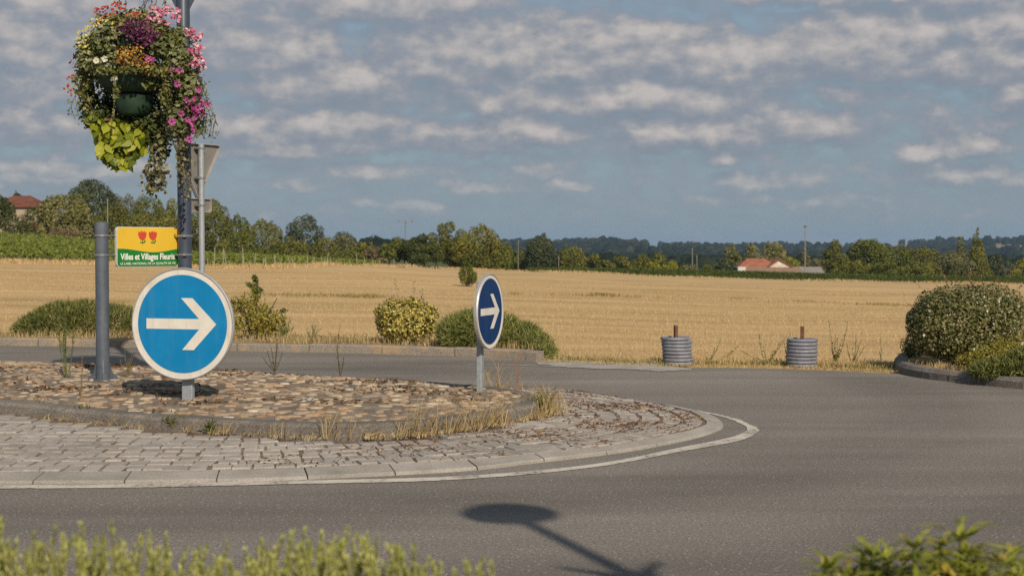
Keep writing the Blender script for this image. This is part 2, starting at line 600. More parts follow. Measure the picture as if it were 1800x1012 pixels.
def terr(x, y):
    x = np.asarray(x, float); y = np.asarray(y, float)
    px = np.clip(900 + F_ * x / np.maximum(y, 17.0), TC[0], TC[-1])
    z = np.zeros(np.broadcast(x, y).shape)
    px = np.broadcast_to(px, z.shape); yy = np.broadcast_to(y, z.shape)
    for i, c in enumerate(TC):
        wgt = np.zeros(z.shape)
        if i > 0:
            wgt = np.where((px >= TC[i-1]) & (px <= c), (px - TC[i-1]) / (c - TC[i-1]), wgt)
        if i < len(TC) - 1:
            wgt = np.where((px >= c) & (px < TC[i+1]), (TC[i+1] - px) / (TC[i+1] - c), wgt)
        if wgt.any():
            z += wgt * np.interp(yy, *prof[i])
    far = np.clip((yy - 1200) / 1500, 0, 1)
    z = z + far * (6 * np.sin(x * .006 + 1) + 4 * np.sin(x * .0137 + yy * .002) + 3 * np.sin(x * .031 + 2))
    near = np.clip((yy - 25) / 60, 0, 1) * np.clip((400 - yy) / 100, 0, 1)
    z = z + near * .10 * (np.sin(x * .21 + yy * .13) + np.sin(yy * .31 - x * .07))
    return z

def fieldend(x, y):
    px = np.clip(900 + F_ * x / np.maximum(y, 17.0), TC[0], TC[-1])
    return np.interp(px, TC, dF)

ys = np.concatenate([[-60, -20, 0, 5, 10, 14], np.arange(15, 26, .5), np.geomspace(26, 420, 90), np.geomspace(440, 7500, 70)])
us = np.linspace(-1.6, 1.6, 129)
GX = us[None, :] * np.maximum(ys, 34)[:, None]
GY = np.repeat(ys[:, None], len(us), 1)
GZ = terr(GX, GY)
G = np.stack([GX, GY, GZ], -1)

# stubble field material
m_field, nt, b = newmat('stubble_field', 0.9, 0.15)
oc = coord(nt)
n1 = tex_noise(nt, coord(nt, scale=(.06, .55, 1)), 1.0, 5, .6)
n2 = tex_noise(nt, coord(nt, scale=(.6, 4.0, 1)), 1.0, 5, .7)
n3 = tex_noise(nt, coord(nt, scale=(.012, .05, 1)), 1.0, 4, .55)
n4 = tex_noise(nt, oc, 14.0, 4, .7)
s_ = math_(nt, 'ADD', math_(nt, 'MULTIPLY', n1, .50), math_(nt, 'ADD', math_(nt, 'MULTIPLY', n2, .26), math_(nt, 'MULTIPLY', n4, .24)))
c1 = ramp(nt, s_, [(.33, (.30, .20, .095)), (.47, (.45, .31, .15)), (.56, (.55, .385, .19)), (.7, (.64, .47, .25))])
gre = ramp(nt, n3, [(.52, 0.0), (.70, 0.45)])
c2 = mix(nt, gre, c1, (.26, .205, .072))
nt.links.new(c2, b.inputs['Base Color'])
bump(nt, b, s_, 0.6, 0.08)

m_rough, nt, b = newmat('rough_grassland', 0.95, 0.1)
n1 = tex_noise(nt, coord(nt), .15, 5, .6)
n2 = tex_noise(nt, coord(nt, scale=(.01, .012, .01)), 1.0, 3, .5)
c1 = ramp(nt, n1, [(.3, (.045, .06, .02)), (.55, (.085, .10, .035)), (.75, (.16, .14, .06))])
nt.links.new(c1, b.inputs['Base Color'])

m_clear, nt, b = newmat('distant_farmland', 0.95, 0.1)
n1 = tex_noise(nt, coord(nt, scale=(.004, .002, .01)), 1.0, 2, .4)
c1 = ramp(nt, n1, [(.42, (.07, .095, .04)), (.5, (.26, .19, .10)), (.62, (.36, .27, .15)), (.7, (.12, .13, .05))])
nt.links.new(c1, b.inputs['Base Color'])

m_soil, nt, b = newmat('bed_soil', 0.95, 0.1)
n1 = tex_noise(nt, coord(nt), 9, 6, .7)
c1 = ramp(nt, n1, [(.3, (.16, .11, .06)), (.55, (.33, .235, .12)), (.75, (.46, .34, .18))])
nt.links.new(c1, b.inputs['Base Color'])
bump(nt, b, n1, .6, .03)

cx = (GX[:-1, :-1] + GX[1:, 1:]) / 2; cy = (GY[:-1, :-1] + GY[1:, 1:]) / 2
mi = np.where(cy < fieldend(cx, cy), 0, 1)
mi = np.where(cy > 1100, 2, mi)
grd = grid_obj('ground', G, None, matidx=mi, mats=[m_field, m_rough, m_clear])
tag(grd, kind='structure')

# ------------------------------------------------------------------ road
m_road, nt, b = newmat('asphalt', 0.88, 0.25)
oc = coord(nt)
fine_ = tex_noise(nt, oc, 210, 3, .7)
mid = tex_noise(nt, oc, 62, 4, .75)
big = tex_noise(nt, coord(nt, scale=(.22, .55, 1)), 1.0, 5, .55)
vor = N(nt, 'ShaderNodeTexVoronoi'); vor.inputs['Scale'].default_value = 70
nt.links.new(oc, vor.inputs['Vector'])
c = ramp(nt, fine_, [(.28, (.092, .083, .073)), (.5, (.176, .158, .139)), (.72, (.305, .275, .24))])
c = mix(nt, 1.0, c, ramp(nt, mid, [(.32, .55), (.5, 1.0), (.68, 1.5)]), 'MULTIPLY')
c = mix(nt, 1.0, c, ramp(nt, big, [(.30, .74), (.46, .96), (.56, 1.03), (.70, 1.20)]), 'MULTIPLY')
st = tex_noise(nt, coord(nt, scale=(.10, 1.3, 1), rot=(0, 0, -.12)), 1.0, 3, .5)
c = mix(nt, 1.0, c, ramp(nt, st, [(.36, .86), (.5, 1.0), (.64, 1.10)]), 'MULTIPLY')
# tyre-polished lanes bending round the island
vd = N(nt, 'ShaderNodeVectorMath', operation='DISTANCE'); nt.links.new(oc, vd.inputs[0]); vd.inputs[1].default_value = (-2.6, 13.2, 0)
dw = math_(nt, 'ADD', vd.outputs['Value'], math_(nt, 'MULTIPLY', math_(nt, 'SUBTRACT', tex_noise(nt, oc, .5, 2, .5), .5), .8))
trk = ramp(nt, math_(nt, 'MULTIPLY', dw, .1), [(.0, 1.0), (.56, 1.04), (.60, .90), (.645, .90), (.69, 1.06), (.745, 1.04), (.78, .89), (.83, .90), (.87, 1.05), (1.0, 1.0)])
c = mix(nt, 1.0, c, trk, 'MULTIPLY')
oil = math_(nt, 'GREATER_THAN', tex_noise(nt, oc, 1.1, 6, .72), .685)
c = mix(nt, math_(nt, 'MULTIPLY', oil, .28), c, (.06, .053, .048))
sepc = N(nt, 'ShaderNodeSeparateColor'); nt.links.new(vor.outputs['Color'], sepc.inputs[0])
spk = math_(nt, 'MULTIPLY', math_(nt, 'GREATER_THAN', sepc.outputs[0], .93), math_(nt, 'LESS_THAN', vor.outputs['Distance'], .36))
c = mix(nt, math_(nt, 'MULTIPLY', spk, .6), c, (.52, .47, .41))
# hairline cracks
wv = N(nt, 'ShaderNodeTexVoronoi', feature='DISTANCE_TO_EDGE'); wv.inputs['Scale'].default_value = .42
wn = N(nt, 'ShaderNodeTexNoise'); wn.inputs['Scale'].default_value = 1.4; wn.inputs['Detail'].default_value = 5
nt.links.new(oc, wn.inputs['Vector'])
nt.links.new(mix(nt, .35, oc, wn.outputs['Color']), wv.inputs['Vector'])
crk = math_(nt, 'MULTIPLY', math_(nt, 'LESS_THAN', wv.outputs['Distance'], .0035), math_(nt, 'GREATER_THAN', big, .5))
nt.links.new(c, b.inputs['Base Color'])
bump(nt, b, fine_, .55, .006)

def sheet(name, pts, z, mat):
    mb = MB()
    mb.add([(p[0], p[1], z) for p in pts], [tuple(range(len(pts)))])
    o = mb.build(name, mat)
    # keep the sheet facing up
    if o.data.polygons[0].normal.z < 0:
        o.data.flip_normals()
    return tag(o, kind='structure')

kb_far = [P(x, y, 0)[:2] for x, y in ((-260, 601), (-100, 604), (0, 607), (200, 610), (400, 616), (633, 621), (847, 628), (943, 633))]
edge = [P(x, y, 0)[:2] for x, y in ((960, 637), (1160, 646), (1300, 646), (1440, 650), (1585, 657))]
kb_right = [P(x, y, 0)[:2] for x, y in ((1585, 657), (1600, 661), (1640, 667.5), (1720, 676), (1800, 684), (1900, 690), (2050, 696), (2300, 700))]
road_pts = [(-16, 4.2), (-16, kb_far[0][1] + .6)] + kb_far + edge + kb_right[1:] + [(16, kb_right[-1][1]), (16, 4.2)]
road = sheet('road', road_pts, 0.0, m_road)

# near verge the bushes stand on
m_verge, nt, b = newmat('verge_earth', 0.95, 0.1)
n1 = tex_noise(nt, coord(nt), 7, 5, .65)
nt.links.new(ramp(nt, n1, [(.3, (.08, .06, .03)), (.5, (.15, .13, .05)), (.7, (.22, .19, .08))]), b.inputs['Base Color'])
verge = sheet('verge', [(-16, -6), (-16, 4.2), (16, 4.2), (16, -6)], .004, m_verge)

# pale concrete patch at the kerb end
m_conc, nt, b = newmat('kerb_concrete', 0.9, 0.2)
oc = coord(nt)
nf = tex_noise(nt, oc, 70, 5, .7); nb = tex_noise(nt, oc, 2.2, 5, .65)
c = ramp(nt, nf, [(.3, (.25, .225, .195)), (.5, (.36, .335, .30)), (.7, (.46, .43, .39))])
c = mix(nt, 1.0, c, ramp(nt, nb, [(.32, .62), (.5, .95), (.7, 1.12)]), 'MULTIPLY')
nt.links.new(c, b.inputs['Base Color']); bump(nt, b, nf, .4, .006)

m_dark_kerb, nt, b = newmat('weathered_kerb_concrete', 0.9, 0.2)
oc = coord(nt)
nf = tex_noise(nt, oc, 60, 5, .7); nb = tex_noise(nt, oc, 3.0, 5, .65)
c = ramp(nt, nf, [(.3, (.09, .08, .07)), (.5, (.165, .147, .128)), (.7, (.25, .225, .195))])
c = mix(nt, 1.0, c, ramp(nt, nb, [(.32, .6), (.5, .95), (.7, 1.3)]), 'MULTIPLY')
nt.links.new(c, b.inputs['Base Color']); bump(nt, b, nf, .5, .008)

m_far_kerb, nt, b = newmat('lichen_kerb_concrete', 0.9, 0.2)
oc = coord(nt)
nf = tex_noise(nt, oc, 45, 5, .7); nb = tex_noise(nt, oc, 2.4, 5, .65)
c = ramp(nt, nf, [(.3, (.14, .12, .10)), (.5, (.23, .20, .165)), (.7, (.33, .29, .24))])
c = mix(nt, ramp(nt, nb, [(.5, 0.0), (.66, .7)]), c, (.37, .26, .15))
nt.links.new(c, b.inputs['Base Color']); bump(nt, b, nf, .5, .008)

ptc = np.array([P(x, y, 0)[:2] for x, y in ((943, 640), (1000, 646), (1120, 650), (1172, 653), (1215, 648), (1165, 643), (1140, 637.5), (1040, 635), (960, 634))])
ptc = catmull(np.vstack([ptc, ptc[:1]]), 6)[:-1]
ptc += R.normal(size=ptc.shape) * np.array([.02, .05])
sheet('concrete_patch', ptc, .006, m_conc)
ptc2 = np.array([P(x, y, 0)[:2] for x, y in ((820, 641.5), (880, 642.2), (1000, 645.5), (1000, 644.6), (880, 641), (820, 640.6))])
sheet('worn_road_marking', ptc2, .005, m_conc)

def loft(name, curves, mat, kind='structure', smooth=False, close=False):
    Gd = np.stack(curves, 0)
    o = grid_obj(name, Gd, mat, smooth=smooth)
    import bmesh
    bm = bmesh.new(); bm.from_mesh(o.data); bmesh.ops.recalc_face_normals(bm, faces=bm.faces)
    if sum(f.normal.z * f.calc_area() for f in bm.faces) < 0:
        bmesh.ops.reverse_faces(bm, faces=bm.faces)
    bm.to_mesh(o.data); bm.free()
    tag(o, kind=kind)
    return o

def offset_curve(c, dist):
    t = np.gradient(c, axis=0); t = unit(t)
    n = np.stack([-t[:, 1], t[:, 0]], 1)
    return c + n * dist

def with_z(c, z): return np.column_stack([c, np.full(len(c), z) if np.ndim(z) == 0 else z])

# ------------------------------------------------------------------ kerb run: separate stones with open joints
def kerb_run(name, base, out_sign, height, width, mat, stone=1.0, bevel=.02, z0=0.0, gap=.012):
    """row of kerb stones along base (front bottom line). out_sign: side the body lies on (+1 = left of travel)"""
    base = resample(np.asarray(base), step=.05)
    d = np.r_[0, np.cumsum(np.linalg.norm(np.diff(base, axis=0), axis=1))]
    t = unit(np.gradient(base, axis=0)); nrm = np.stack([-t[:, 1], t[:, 0]], 1) * out_sign
    mb = MB()
    s = 0.0
    while s < d[-1] - .15:
        e = min(s + stone - gap, d[-1])
        ss = np.linspace(s, e, max(2, int((e - s) / .12) + 1))
        pb = np.stack([np.interp(ss, d, base[:, i]) for i in (0, 1)], 1)
        pn = unit(np.stack([np.interp(ss, d, nrm[:, i]) for i in (0, 1)], 1))
        dz = R.normal() * .004; dn = R.normal() * .004
        ring = [(0 + dn, z0 - .04), (0.006 + dn, z0 + height - bevel + dz), (bevel + .006 + dn, z0 + height + dz), (width + dn, z0 + height + dz), (width + dn, z0 - .04)]
        vs, fs = [], []
        for p, n in zip(pb, pn):
            for o_, z in ring: vs.append((*(p + n * o_), z))
        k = len(ring)
        for i in range(len(ss) - 1):
            for j in range(k - 1): fs.append((i*k+j, i*k+j+1, (i+1)*k+j+1, (i+1)*k+j))
        fs.append(tuple(range(k))); fs.append(tuple((len(ss)-1)*k + j for j in range(k - 1, -1, -1)))
        mb.add(vs, fs, R.random())
        s += stone
    o = mb.build(name, mat)
    return tag(o, kind='structure')

far_line = catmull(np.array(kb_far), 8)
kerb_run('far_kerb', far_line, 1, .105, .16, m_far_kerb)
right_line = catmull(np.array(kb_right), 8)
kerb_run('right_kerb', right_line, 1, .105, .15, m_dark_kerb, stone=.9, bevel=.035)
# returning kerb at the left end of the right-hand bed
ret = np.array([kb_right[0] + np.array([.75, 2.4]), kb_right[0] + np.array([.35, 1.5]), kb_right[0] + np.array([.08, .6]), kb_right[0]])
kerb_run('right_kerb', catmull(ret, 6), 1, .105, .15, m_dark_kerb, stone=.9, bevel=.035)

# planting beds behind the kerbs
def bed(name, front, depth, z, mat):
    front = resample(front, step=.4)
    t = unit(np.gradient(front, axis=0)); n = np.stack([-t[:, 1], t[:, 0]], 1)
    cs = []
    for k in np.linspace(0, 1, 9):
        arc = np.linspace(0, np.linalg.norm(np.diff(front, axis=0), axis=1).sum(), len(front))
        dep = depth * np.clip((arc[-1] - arc) / 2.6, .12, 1)[:, None]
        q = front + n * (.15 + np.maximum(dep - .15, .05) * k)
        ed = np.clip(np.minimum(np.arange(len(q)), np.arange(len(q))[::-1]) / 5.0, 0, 1)
        zz = (z * np.clip((1 - k) * 3, 0, 1) + .03) * ed - .03 + .02 * np.sin(q[:, 0] * 5 + q[:, 1] * 3) * (1 if 0 < k < 1 else 0) + np.maximum(terr(q[:, 0], q[:, 1]), 0) * min(1, k * 2) - (.03 if k == 1 else 0)
        cs.append(np.column_stack([q, zz]))
    return loft(name, cs, mat, smooth=True)
bed('planting_bed', far_line, 2.6, .09, m_soil)
rb = np.vstack([catmull(ret, 6)[:-1], right_line])
rbp = [tuple(p) for p in offset_curve(resample(rb, step=.3), .12)] + [(16, 20), (kb_right[0][0] + 1.0, 18.5)]
sheet('planting_bed', rbp, .085, m_soil)
# ------------------------------------------------------------------ splitter island
def px_curve(pts, z, left=None, right=None, n=10):
    w_ = [P(x, y, z)[:2] for x, y in pts]
    if left is not None: w_ = [np.array(p) for p in left] + w_
    if right is not None: w_ = w_ + [np.array(p) for p in right]
    return catmull(np.array(w_), n)

# outer edge of the painted line, front -> tip -> back, then on to the left behind the island
W_out = px_curve([(0, 859), (250, 857), (500, 851.5), (800, 843.5), (1040, 822), (1200, 793.5), (1295, 776), (1328, 763), (1334, 755), (1320, 747), (1276, 731), (1167, 712.5), (1060, 697), (987, 688)], .0,
                 left=[(-9.5, 7.75), (-6, 7.93)], right=[(-.6, 13.6), (-2, 14.2), (-4.5, 15.0), (-9.5, 15.6)])
W_in = px_curve([(0, 853), (250, 851), (500, 845.5), (800, 837.5), (1040, 816.5), (1200, 786), (1284, 769), (1310, 758.5), (1313, 752.5), (1302, 745), (1256, 729.7), (1155, 711.5), (1055, 697), (985, 687.5)], .0,
                left=[(-9.5, 7.83), (-6, 8.01)], right=[(-.62, 13.55), (-2, 14.1), (-4.5, 14.9), (-9.5, 15.5)])
K_bot = px_curve([(0, 851), (250, 849.5), (500, 844), (800, 829), (943, 813.5), (1097, 795), (1213, 773), (1262, 758), (1273, 748), (1260, 735), (1237, 726), (1170, 711.5), (1060, 695), (985, 686)], .0,
                 left=[(-9.5, 7.87), (-6, 8.05)], right=[(-.64, 13.5), (-2, 14.0), (-4.5, 14.8), (-9.5, 15.4)])
K_top = px_curve([(0, 844), (250, 842.5), (500, 837), (800, 822.5), (943, 807.5), (1097, 789), (1208, 768), (1254, 754), (1264, 746), (1252, 734), (1230, 725), (1165, 710.5), (1058, 694), (985, 685)], .020,
                 left=[(-9.5, 7.9), (-6, 8.08)], right=[(-.66, 13.48), (-2, 13.97), (-4.5, 14.77), (-9.5, 15.37)])
A_out = px_curve([(0, 827), (250, 826), (500, 821), (800, 808), (933, 797), (1083, 780), (1193, 758.5), (1234, 747), (1242, 741), (1230, 730), (1210, 721.5), (1150, 707), (1050, 691.5), (985, 682.5)], .042,
                 left=[(-9.5, 8.15), (-6, 8.32)], right=[(-.7, 13.4), (-2, 13.86), (-4.5, 14.6), (-9.5, 15.2)])
I_bot = px_curve([(0, 724), (133, 737), (269, 750), (449, 761), (583, 766), (733, 760), (867, 742), (935, 729)], .09,
                 left=[(-9.5, 13.6), (-6.6, 12.6), (-5.2, 11.7)], right=[(.215, 10.95), (.225, 11.25), (.10, 11.7), (-.35, 12.25), (-1.1, 12.85), (-2, 13.3), (-3.5, 14.1), (-5.5, 14.8), (-9.5, 15.0)])

# painted line: thin at the left, wide at the nose, worn edge
m_paint, nt, b = newmat('road_paint', 0.8, 0.25)
oc = coord(nt)
na = tex_noise(nt, oc, 26, 6, .75); nb = tex_noise(nt, oc, 140, 3, .7); nc = tex_noise(nt, oc, 3.2, 4, .6)
wv = math_(nt, 'ADD', math_(nt, 'MULTIPLY', na, .5), math_(nt, 'ADD', math_(nt, 'MULTIPLY', nb, .22), math_(nt, 'MULTIPLY', nc, .28)))
c = mix(nt, ramp(nt, wv, [(.41, 1.0), (.50, 0.0)]), (.54, .49, .42), (.15, .135, .125))
c = mix(nt, 1.0, c, ramp(nt, nc, [(.3, .85), (.7, 1.08)]), 'MULTIPLY')
nt.links.new(c, b.inputs['Base Color'])
nA = 700
Wo = resample(W_out, nA); Wi = resample(W_in, nA)
jit = R.normal(size=(nA, 1)) * .004
lm = loft('road_marking', [with_z(Wo + jit, .004), with_z(Wi + jit[::-1], .004)], m_paint)

# broad gutter kerb stones laid flat round the island
m_gut, nt, b = newmat('gutter_kerb_concrete', 0.88, 0.22)
oc = coord(nt)
nf = tex_noise(nt, oc, 90, 4, .7); nb = tex_noise(nt, oc, 3.5, 5, .6)
c = ramp(nt, nf, [(.3, (.235, .212, .185)), (.5, (.32, .295, .262)), (.7, (.41, .38, .34))])
c = mix(nt, 1.0, c, ramp(nt, nb, [(.3, .78), (.7, 1.12)]), 'MULTIPLY')
c = mix(nt, 1.0, c, ramp(nt, attr(nt), [(0, .90), (1, 1.08)]), 'MULTIPLY')
nt.links.new(c, b.inputs['Base Color']); bump(nt, b, nf, .35, .004)
mb = MB()
Kb = resample(K_bot, 1600); Kt = resample(K_top, 1600); Ao = resample(A_out, 1600)
dK = np.r_[0, np.cumsum(np.linalg.norm(np.diff(Kt, axis=0), axis=1))]
s = 0.0
while s < dK[-1] - .3:
    sl = .52
    ss = np.linspace(s + .004, s + sl - .004, 7)
    fr = np.interp(ss, dK, np.linspace(0, 1, 1600)) * 1599
    def at_(cv): return np.stack([np.interp(fr, np.arange(1600), cv[:, i]) for i in (0, 1)], 1)
    b2 = at_(Kt)
    def near_(cv):
        f_ = []
        for p in b2:
            i = int(np.argmin(np.sum((cv - p) ** 2, axis=1)))
            best = cv[i]
            for j in (i - 1, i + 1):
                if 0 <= j < len(cv):
                    e_ = cv[j] - cv[i]; t_ = np.clip(np.dot(p - cv[i], e_) / max(np.dot(e_, e_), 1e-9), 0, 1)
                    q_ = cv[i] + t_ * e_
                    if np.sum((q_ - p) ** 2) < np.sum((best - p) ** 2): best = q_
            f_.append(best)
        return np.array(f_)
    a, c2 = near_(Kb), near_(Ao)
    dz = R.normal() * .0025
    rows = [with_z(a, -.03), with_z(a * .8 + b2 * .2, .012 + dz), with_z(b2, .020 + dz), with_z(c2 + (b2 - c2) * .02, .040 + dz), with_z(c2 + (b2 - c2) * .02, -.03)]
    n_ = len(ss)
    vs = np.concatenate(rows); fs = []
    for j in range(4):
        for i in range(n_ - 1): fs.append((j*n_+i, j*n_+i+1, (j+1)*n_+i+1, (j+1)*n_+i))
    fs.append(tuple(j * n_ for j in range(5))); fs.append(tuple(j * n_ + n_ - 1 for j in range(4, -1, -1)))
    mb.add(vs, fs, R.random())
    s += sl
tag(mb.build('island_kerb', m_gut), kind='structure')
# asphalt shoulder under the kerb joints
m_joint, nt, b = newmat('joint_grit', 0.95, 0.1)
oc = coord(nt)
n1 = tex_noise(nt, oc, 3.0, 5, .65); n2 = tex_noise(nt, oc, 60, 3, .7)
c = ramp(nt, n1, [(.36, (.23, .20, .17)), (.5, (.165, .13, .10)), (.62, (.14, .085, .05))])
c = mix(nt, 1.0, c, ramp(nt, n2, [(.3, .6), (.7, 1.4)]), 'MULTIPLY')
nt.links.new(c, b.inputs['Base Color']); bump(nt, b, n2, .6, .01)

def apron_z(o): return .042 + .022 * np.minimum(o, 2.2)

# setts in rows parallel to the kerb, joints filled with grit and rusty moss
m_sett, nt, b = newmat('granite_sett', 0.85, 0.25)
oc = coord(nt)
nf = tex_noise(nt, oc, 120, 4, .7); nb = tex_noise(nt, oc, 11, 4, .6); nl = tex_noise(nt, oc, .9, 3, .5)
c = ramp(nt, nf, [(.3, (.245, .220, .192)), (.5, (.345, .315, .282)), (.7, (.45, .42, .385))])
c = mix(nt, 1.0, c, ramp(nt, attr(nt), [(0, (.88, .86, .84)), (.5, (.98, .97, .96)), (1, (1.07, 1.06, 1.05))]), 'MULTIPLY')
c = mix(nt, 1.0, c, ramp(nt, nb, [(.3, .82), (.7, 1.12)]), 'MULTIPLY')
c = mix(nt, 1.0, c, ramp(nt, nl, [(.35, .86), (.65, 1.1)]), 'MULTIPLY')
nt.links.new(c, b.inputs['Base Color']); bump(nt, b, nf, .4, .004)

Ic = I_bot
i_poly = [tuple(p) for p in Ic] + [(-9.6, 13.6)]
Ax = resample(A_out, step=.02)
tA = unit(np.gradient(Ax, axis=0)); nAx = np.stack([-tA[:, 1], tA[:, 0]], 1)
for _ in range(12):
    nAx[1:-1] = unit(nAx[:-2] + nAx[1:-1] * 2 + nAx[2:])
dA = np.r_[0, np.cumsum(np.linalg.norm(np.diff(Ax, axis=0), axis=1))]
def offp(s, o):
    p = np.array([np.interp(s, dA, Ax[:, 0]), np.interp(s, dA, Ax[:, 1])])
    n = np.array([np.interp(s, dA, nAx[:, 0]), np.interp(s, dA, nAx[:, 1])])
    n /= np.linalg.norm(n)
    return p + n * o
a_poly = [tuple(p) for p in A_out[::3]]
sett_centres = []
mb = MB()
rowd = .160
Ad = Ax[::3]
tE = unit(np.gradient(Ax, axis=0)); nE = np.stack([-tE[:, 1], tE[:, 0]], 1)
for k in range(22):
    om = .012 + (k + .5) * rowd
    c = Ax + nE * om
    dd_ = np.array([np.min(np.sum((Ad - p) ** 2, axis=1)) for p in c]) ** .5
    c = c[dd_ > om - .006]
    if len(c) < 20: continue
    c = resample(c, step=.03)
    for _ in range(6): c[1:-1] = (c[:-2] + c[1:-1] * 2 + c[2:]) / 4
    dc = np.r_[0, np.cumsum(np.linalg.norm(np.diff(c, axis=0), axis=1))]
    tc_ = unit(np.gradient(c, axis=0))
    for _ in range(4): tc_[1:-1] = unit(tc_[:-2] + tc_[1:-1] * 2 + tc_[2:])
    nc_ = np.stack([-tc_[:, 1], tc_[:, 0]], 1)
    def cp_(s): return np.array([np.interp(s, dc, c[:, 0]), np.interp(s, dc, c[:, 1])])
    def cn_(s):
        n = np.array([np.interp(s, dc, nc_[:, 0]), np.interp(s, dc, nc_[:, 1])]); return n / np.linalg.norm(n)
    s = R.uniform(0, .12); hw_ = rowd / 2 - .007
    while s < dc[-1] - .15:
        L = .124 * R.uniform(.86, 1.14); s1 = s + L; gap = .011 * R.uniform(.6, 1.5)
        pa, pb = cp_(s + gap / 2), cp_(s1 - gap / 2); na, nb = cn_(s + gap / 2), cn_(s1 - gap / 2)
        s = s1
        tip_ = float(np.clip((pa[0] + .1) / .9, 0, 1))
        pa, pb = pa + (pb - pa) * .05 * tip_, pb - (pb - pa) * .05 * tip_
        hw_ = rowd / 2 - .007 - .011 * tip_
        q = np.array([pa - na * hw_, pb - nb * hw_, pb + nb * hw_, pa + na * hw_])
        if np.dot(na, nb) < .8: continue
        if np.linalg.norm(q[2] - q[3]) < .035:
            m_ = (q[2] + q[3]) / 2; q[2] = m_ + (pb - pa) * .12; q[3] = m_ - (pb - pa) * .12
        q += R.normal(size=q.shape) * .0065
        cc_ = q.mean(0)
        if inside(i_poly, cc_[0], cc_[1]) or inside(i_poly, *q[2]) or inside(i_poly, *q[3]) or not inside(a_poly, *cc_): continue
        if np.cross(q[1] - q[0], q[3] - q[0]) < .0008: continue
        z = apron_z(om - hw_) + .003 * R.normal(); z2 = apron_z(om + hw_) + .003 * R.normal()
        zz = [z, z + .002 * R.normal(), z2, z2]
        q2 = cc_ + (q - cc_) * .94
        vs = [(*q[i], zz[i] - .016) for i in range(4)] + [(*(cc_ + (q[i] - cc_) * .98), zz[i] - .003) for i in range(4)] + [(*q2[i], zz[i] + .0005) for i in range(4)] + [(*q[i], zz[i] - .05) for i in range(4)]
        fs = [(8, 9, 10, 11)]
        for i in range(4):
            j = (i + 1) % 4
            fs += [(i, j, j + 4, i + 4), (i + 4, j + 4, j + 8, i + 8), (i + 12, j + 12, j, i)]
        mb.add(vs, fs, R.random())
        sett_centres.append((cc_[0], cc_[1], (z + z2) / 2))
sett = mb.build('sett_paving', m_sett)
tag(sett, kind='structure')
sett_centres = np.array(sett_centres)

# bed between the setts (grit)
N2 = 500
rows = []
Ar = resample(A_out, step=.05)
tt = unit(np.gradient(Ar, axis=0))
mb = MB()
Abed = np.array(a_poly)
cen = np.array([-3.0, 11.5])
# polygon sheet, slightly domed: several nested rings towards a spine
spine = np.array([[-9.4, 11.8], [-6, 11.6], [-2.5, 11.6], [-.6, 11.7], [.55, 11.75]])
def near_spine(p):
    best = None; bd = 1e9
    for i in range(len(spine) - 1):
        a, b_ = spine[i], spine[i + 1]
        t = np.clip(np.dot(p - a, b_ - a) / np.dot(b_ - a, b_ - a), 0, 1)
        q = a + t * (b_ - a); d = np.linalg.norm(p - q)
        if d < bd: bd, best = d, q
    return best
Ar = resample(A_out, step=.08)
Sp = np.array([near_spine(p) for p in Ar])
rings = []
for t in np.linspace(0, .98, 24):
    q = Ar * (1 - t) + Sp * t
    off = np.array([np.min(np.linalg.norm(Ar - p, axis=1)) for p in q])
    rings.append(with_z(q, apron_z(off) - .0075))
loft('joint_bed', rings, m_joint, smooth=True)

# ------------------------------------------------------------------ raised cobbled island
Ir = resample(I_bot, step=.08)
ispine = np.array([[-9.4, 14.0], [-6.6, 13.6], [-4, 12.6], [-1.6, 11.6], [-.35, 11.4]])
def isp(p):
    best = None; bd = 1e9
    for i in range(len(ispine) - 1):
        a, b_ = ispine[i], ispine[i + 1]
        t = np.clip(np.dot(p - a, b_ - a) / np.dot(b_ - a, b_ - a), 0, 1)
        q = a + t * (b_ - a); d = np.linalg.norm(p - q)
        if d < bd: bd, best = d, q
    return best, bd
IT = .165
Irs = Ir
tI = unit(np.gradient(Irs, axis=0)); nI = np.stack([-tI[:, 1], tI[:, 0]], 1)
Iin = Irs + nI * .15
def mound_z(x, y):
    p = np.array([x, y])
    d = np.min(np.linalg.norm(Irs - p, axis=1))
    q, bd = isp(p)
    t = d / (d + bd + 1e-6)
    hgt = np.interp(x, [-6, -3, -1.2, 0.3], [.065, .055, .04, .010])
    return IT - .012 + hgt * math.sin(min(1, t * 1.25) * PI / 2)
m_mort, nt, b = newmat('cobble_mortar', 0.95, 0.12)
oc = coord(nt)
n1 = tex_noise(nt, oc, 4, 5, .6); n2 = tex_noise(nt, oc, 80, 4, .7)
c = ramp(nt, n1, [(.3, (.13, .105, .082)), (.5, (.20, .165, .13)), (.7, (.27, .225, .175))])
c = mix(nt, 1.0, c, ramp(nt, n2, [(.3, .7), (.7, 1.3)]), 'MULTIPLY')
nt.links.new(c, b.inputs['Base Color']); bump(nt, b, n2, .6, .01)
Sp2 = np.array([isp(p)[0] for p in Iin])
rings = []
for t in np.linspace(0, 1, 16):
    q = Iin * (1 - t) + Sp2 * t
    rings.append(np.array([(x, y, mound_z(x, y)) for x, y in q]))
loft('traffic_island', rings, m_mort, smooth=True)
kr = kerb_run('island_kerb', I_bot, 1, IT - .085, .15, m_dark_kerb, stone=1.0, bevel=.022, z0=.085)

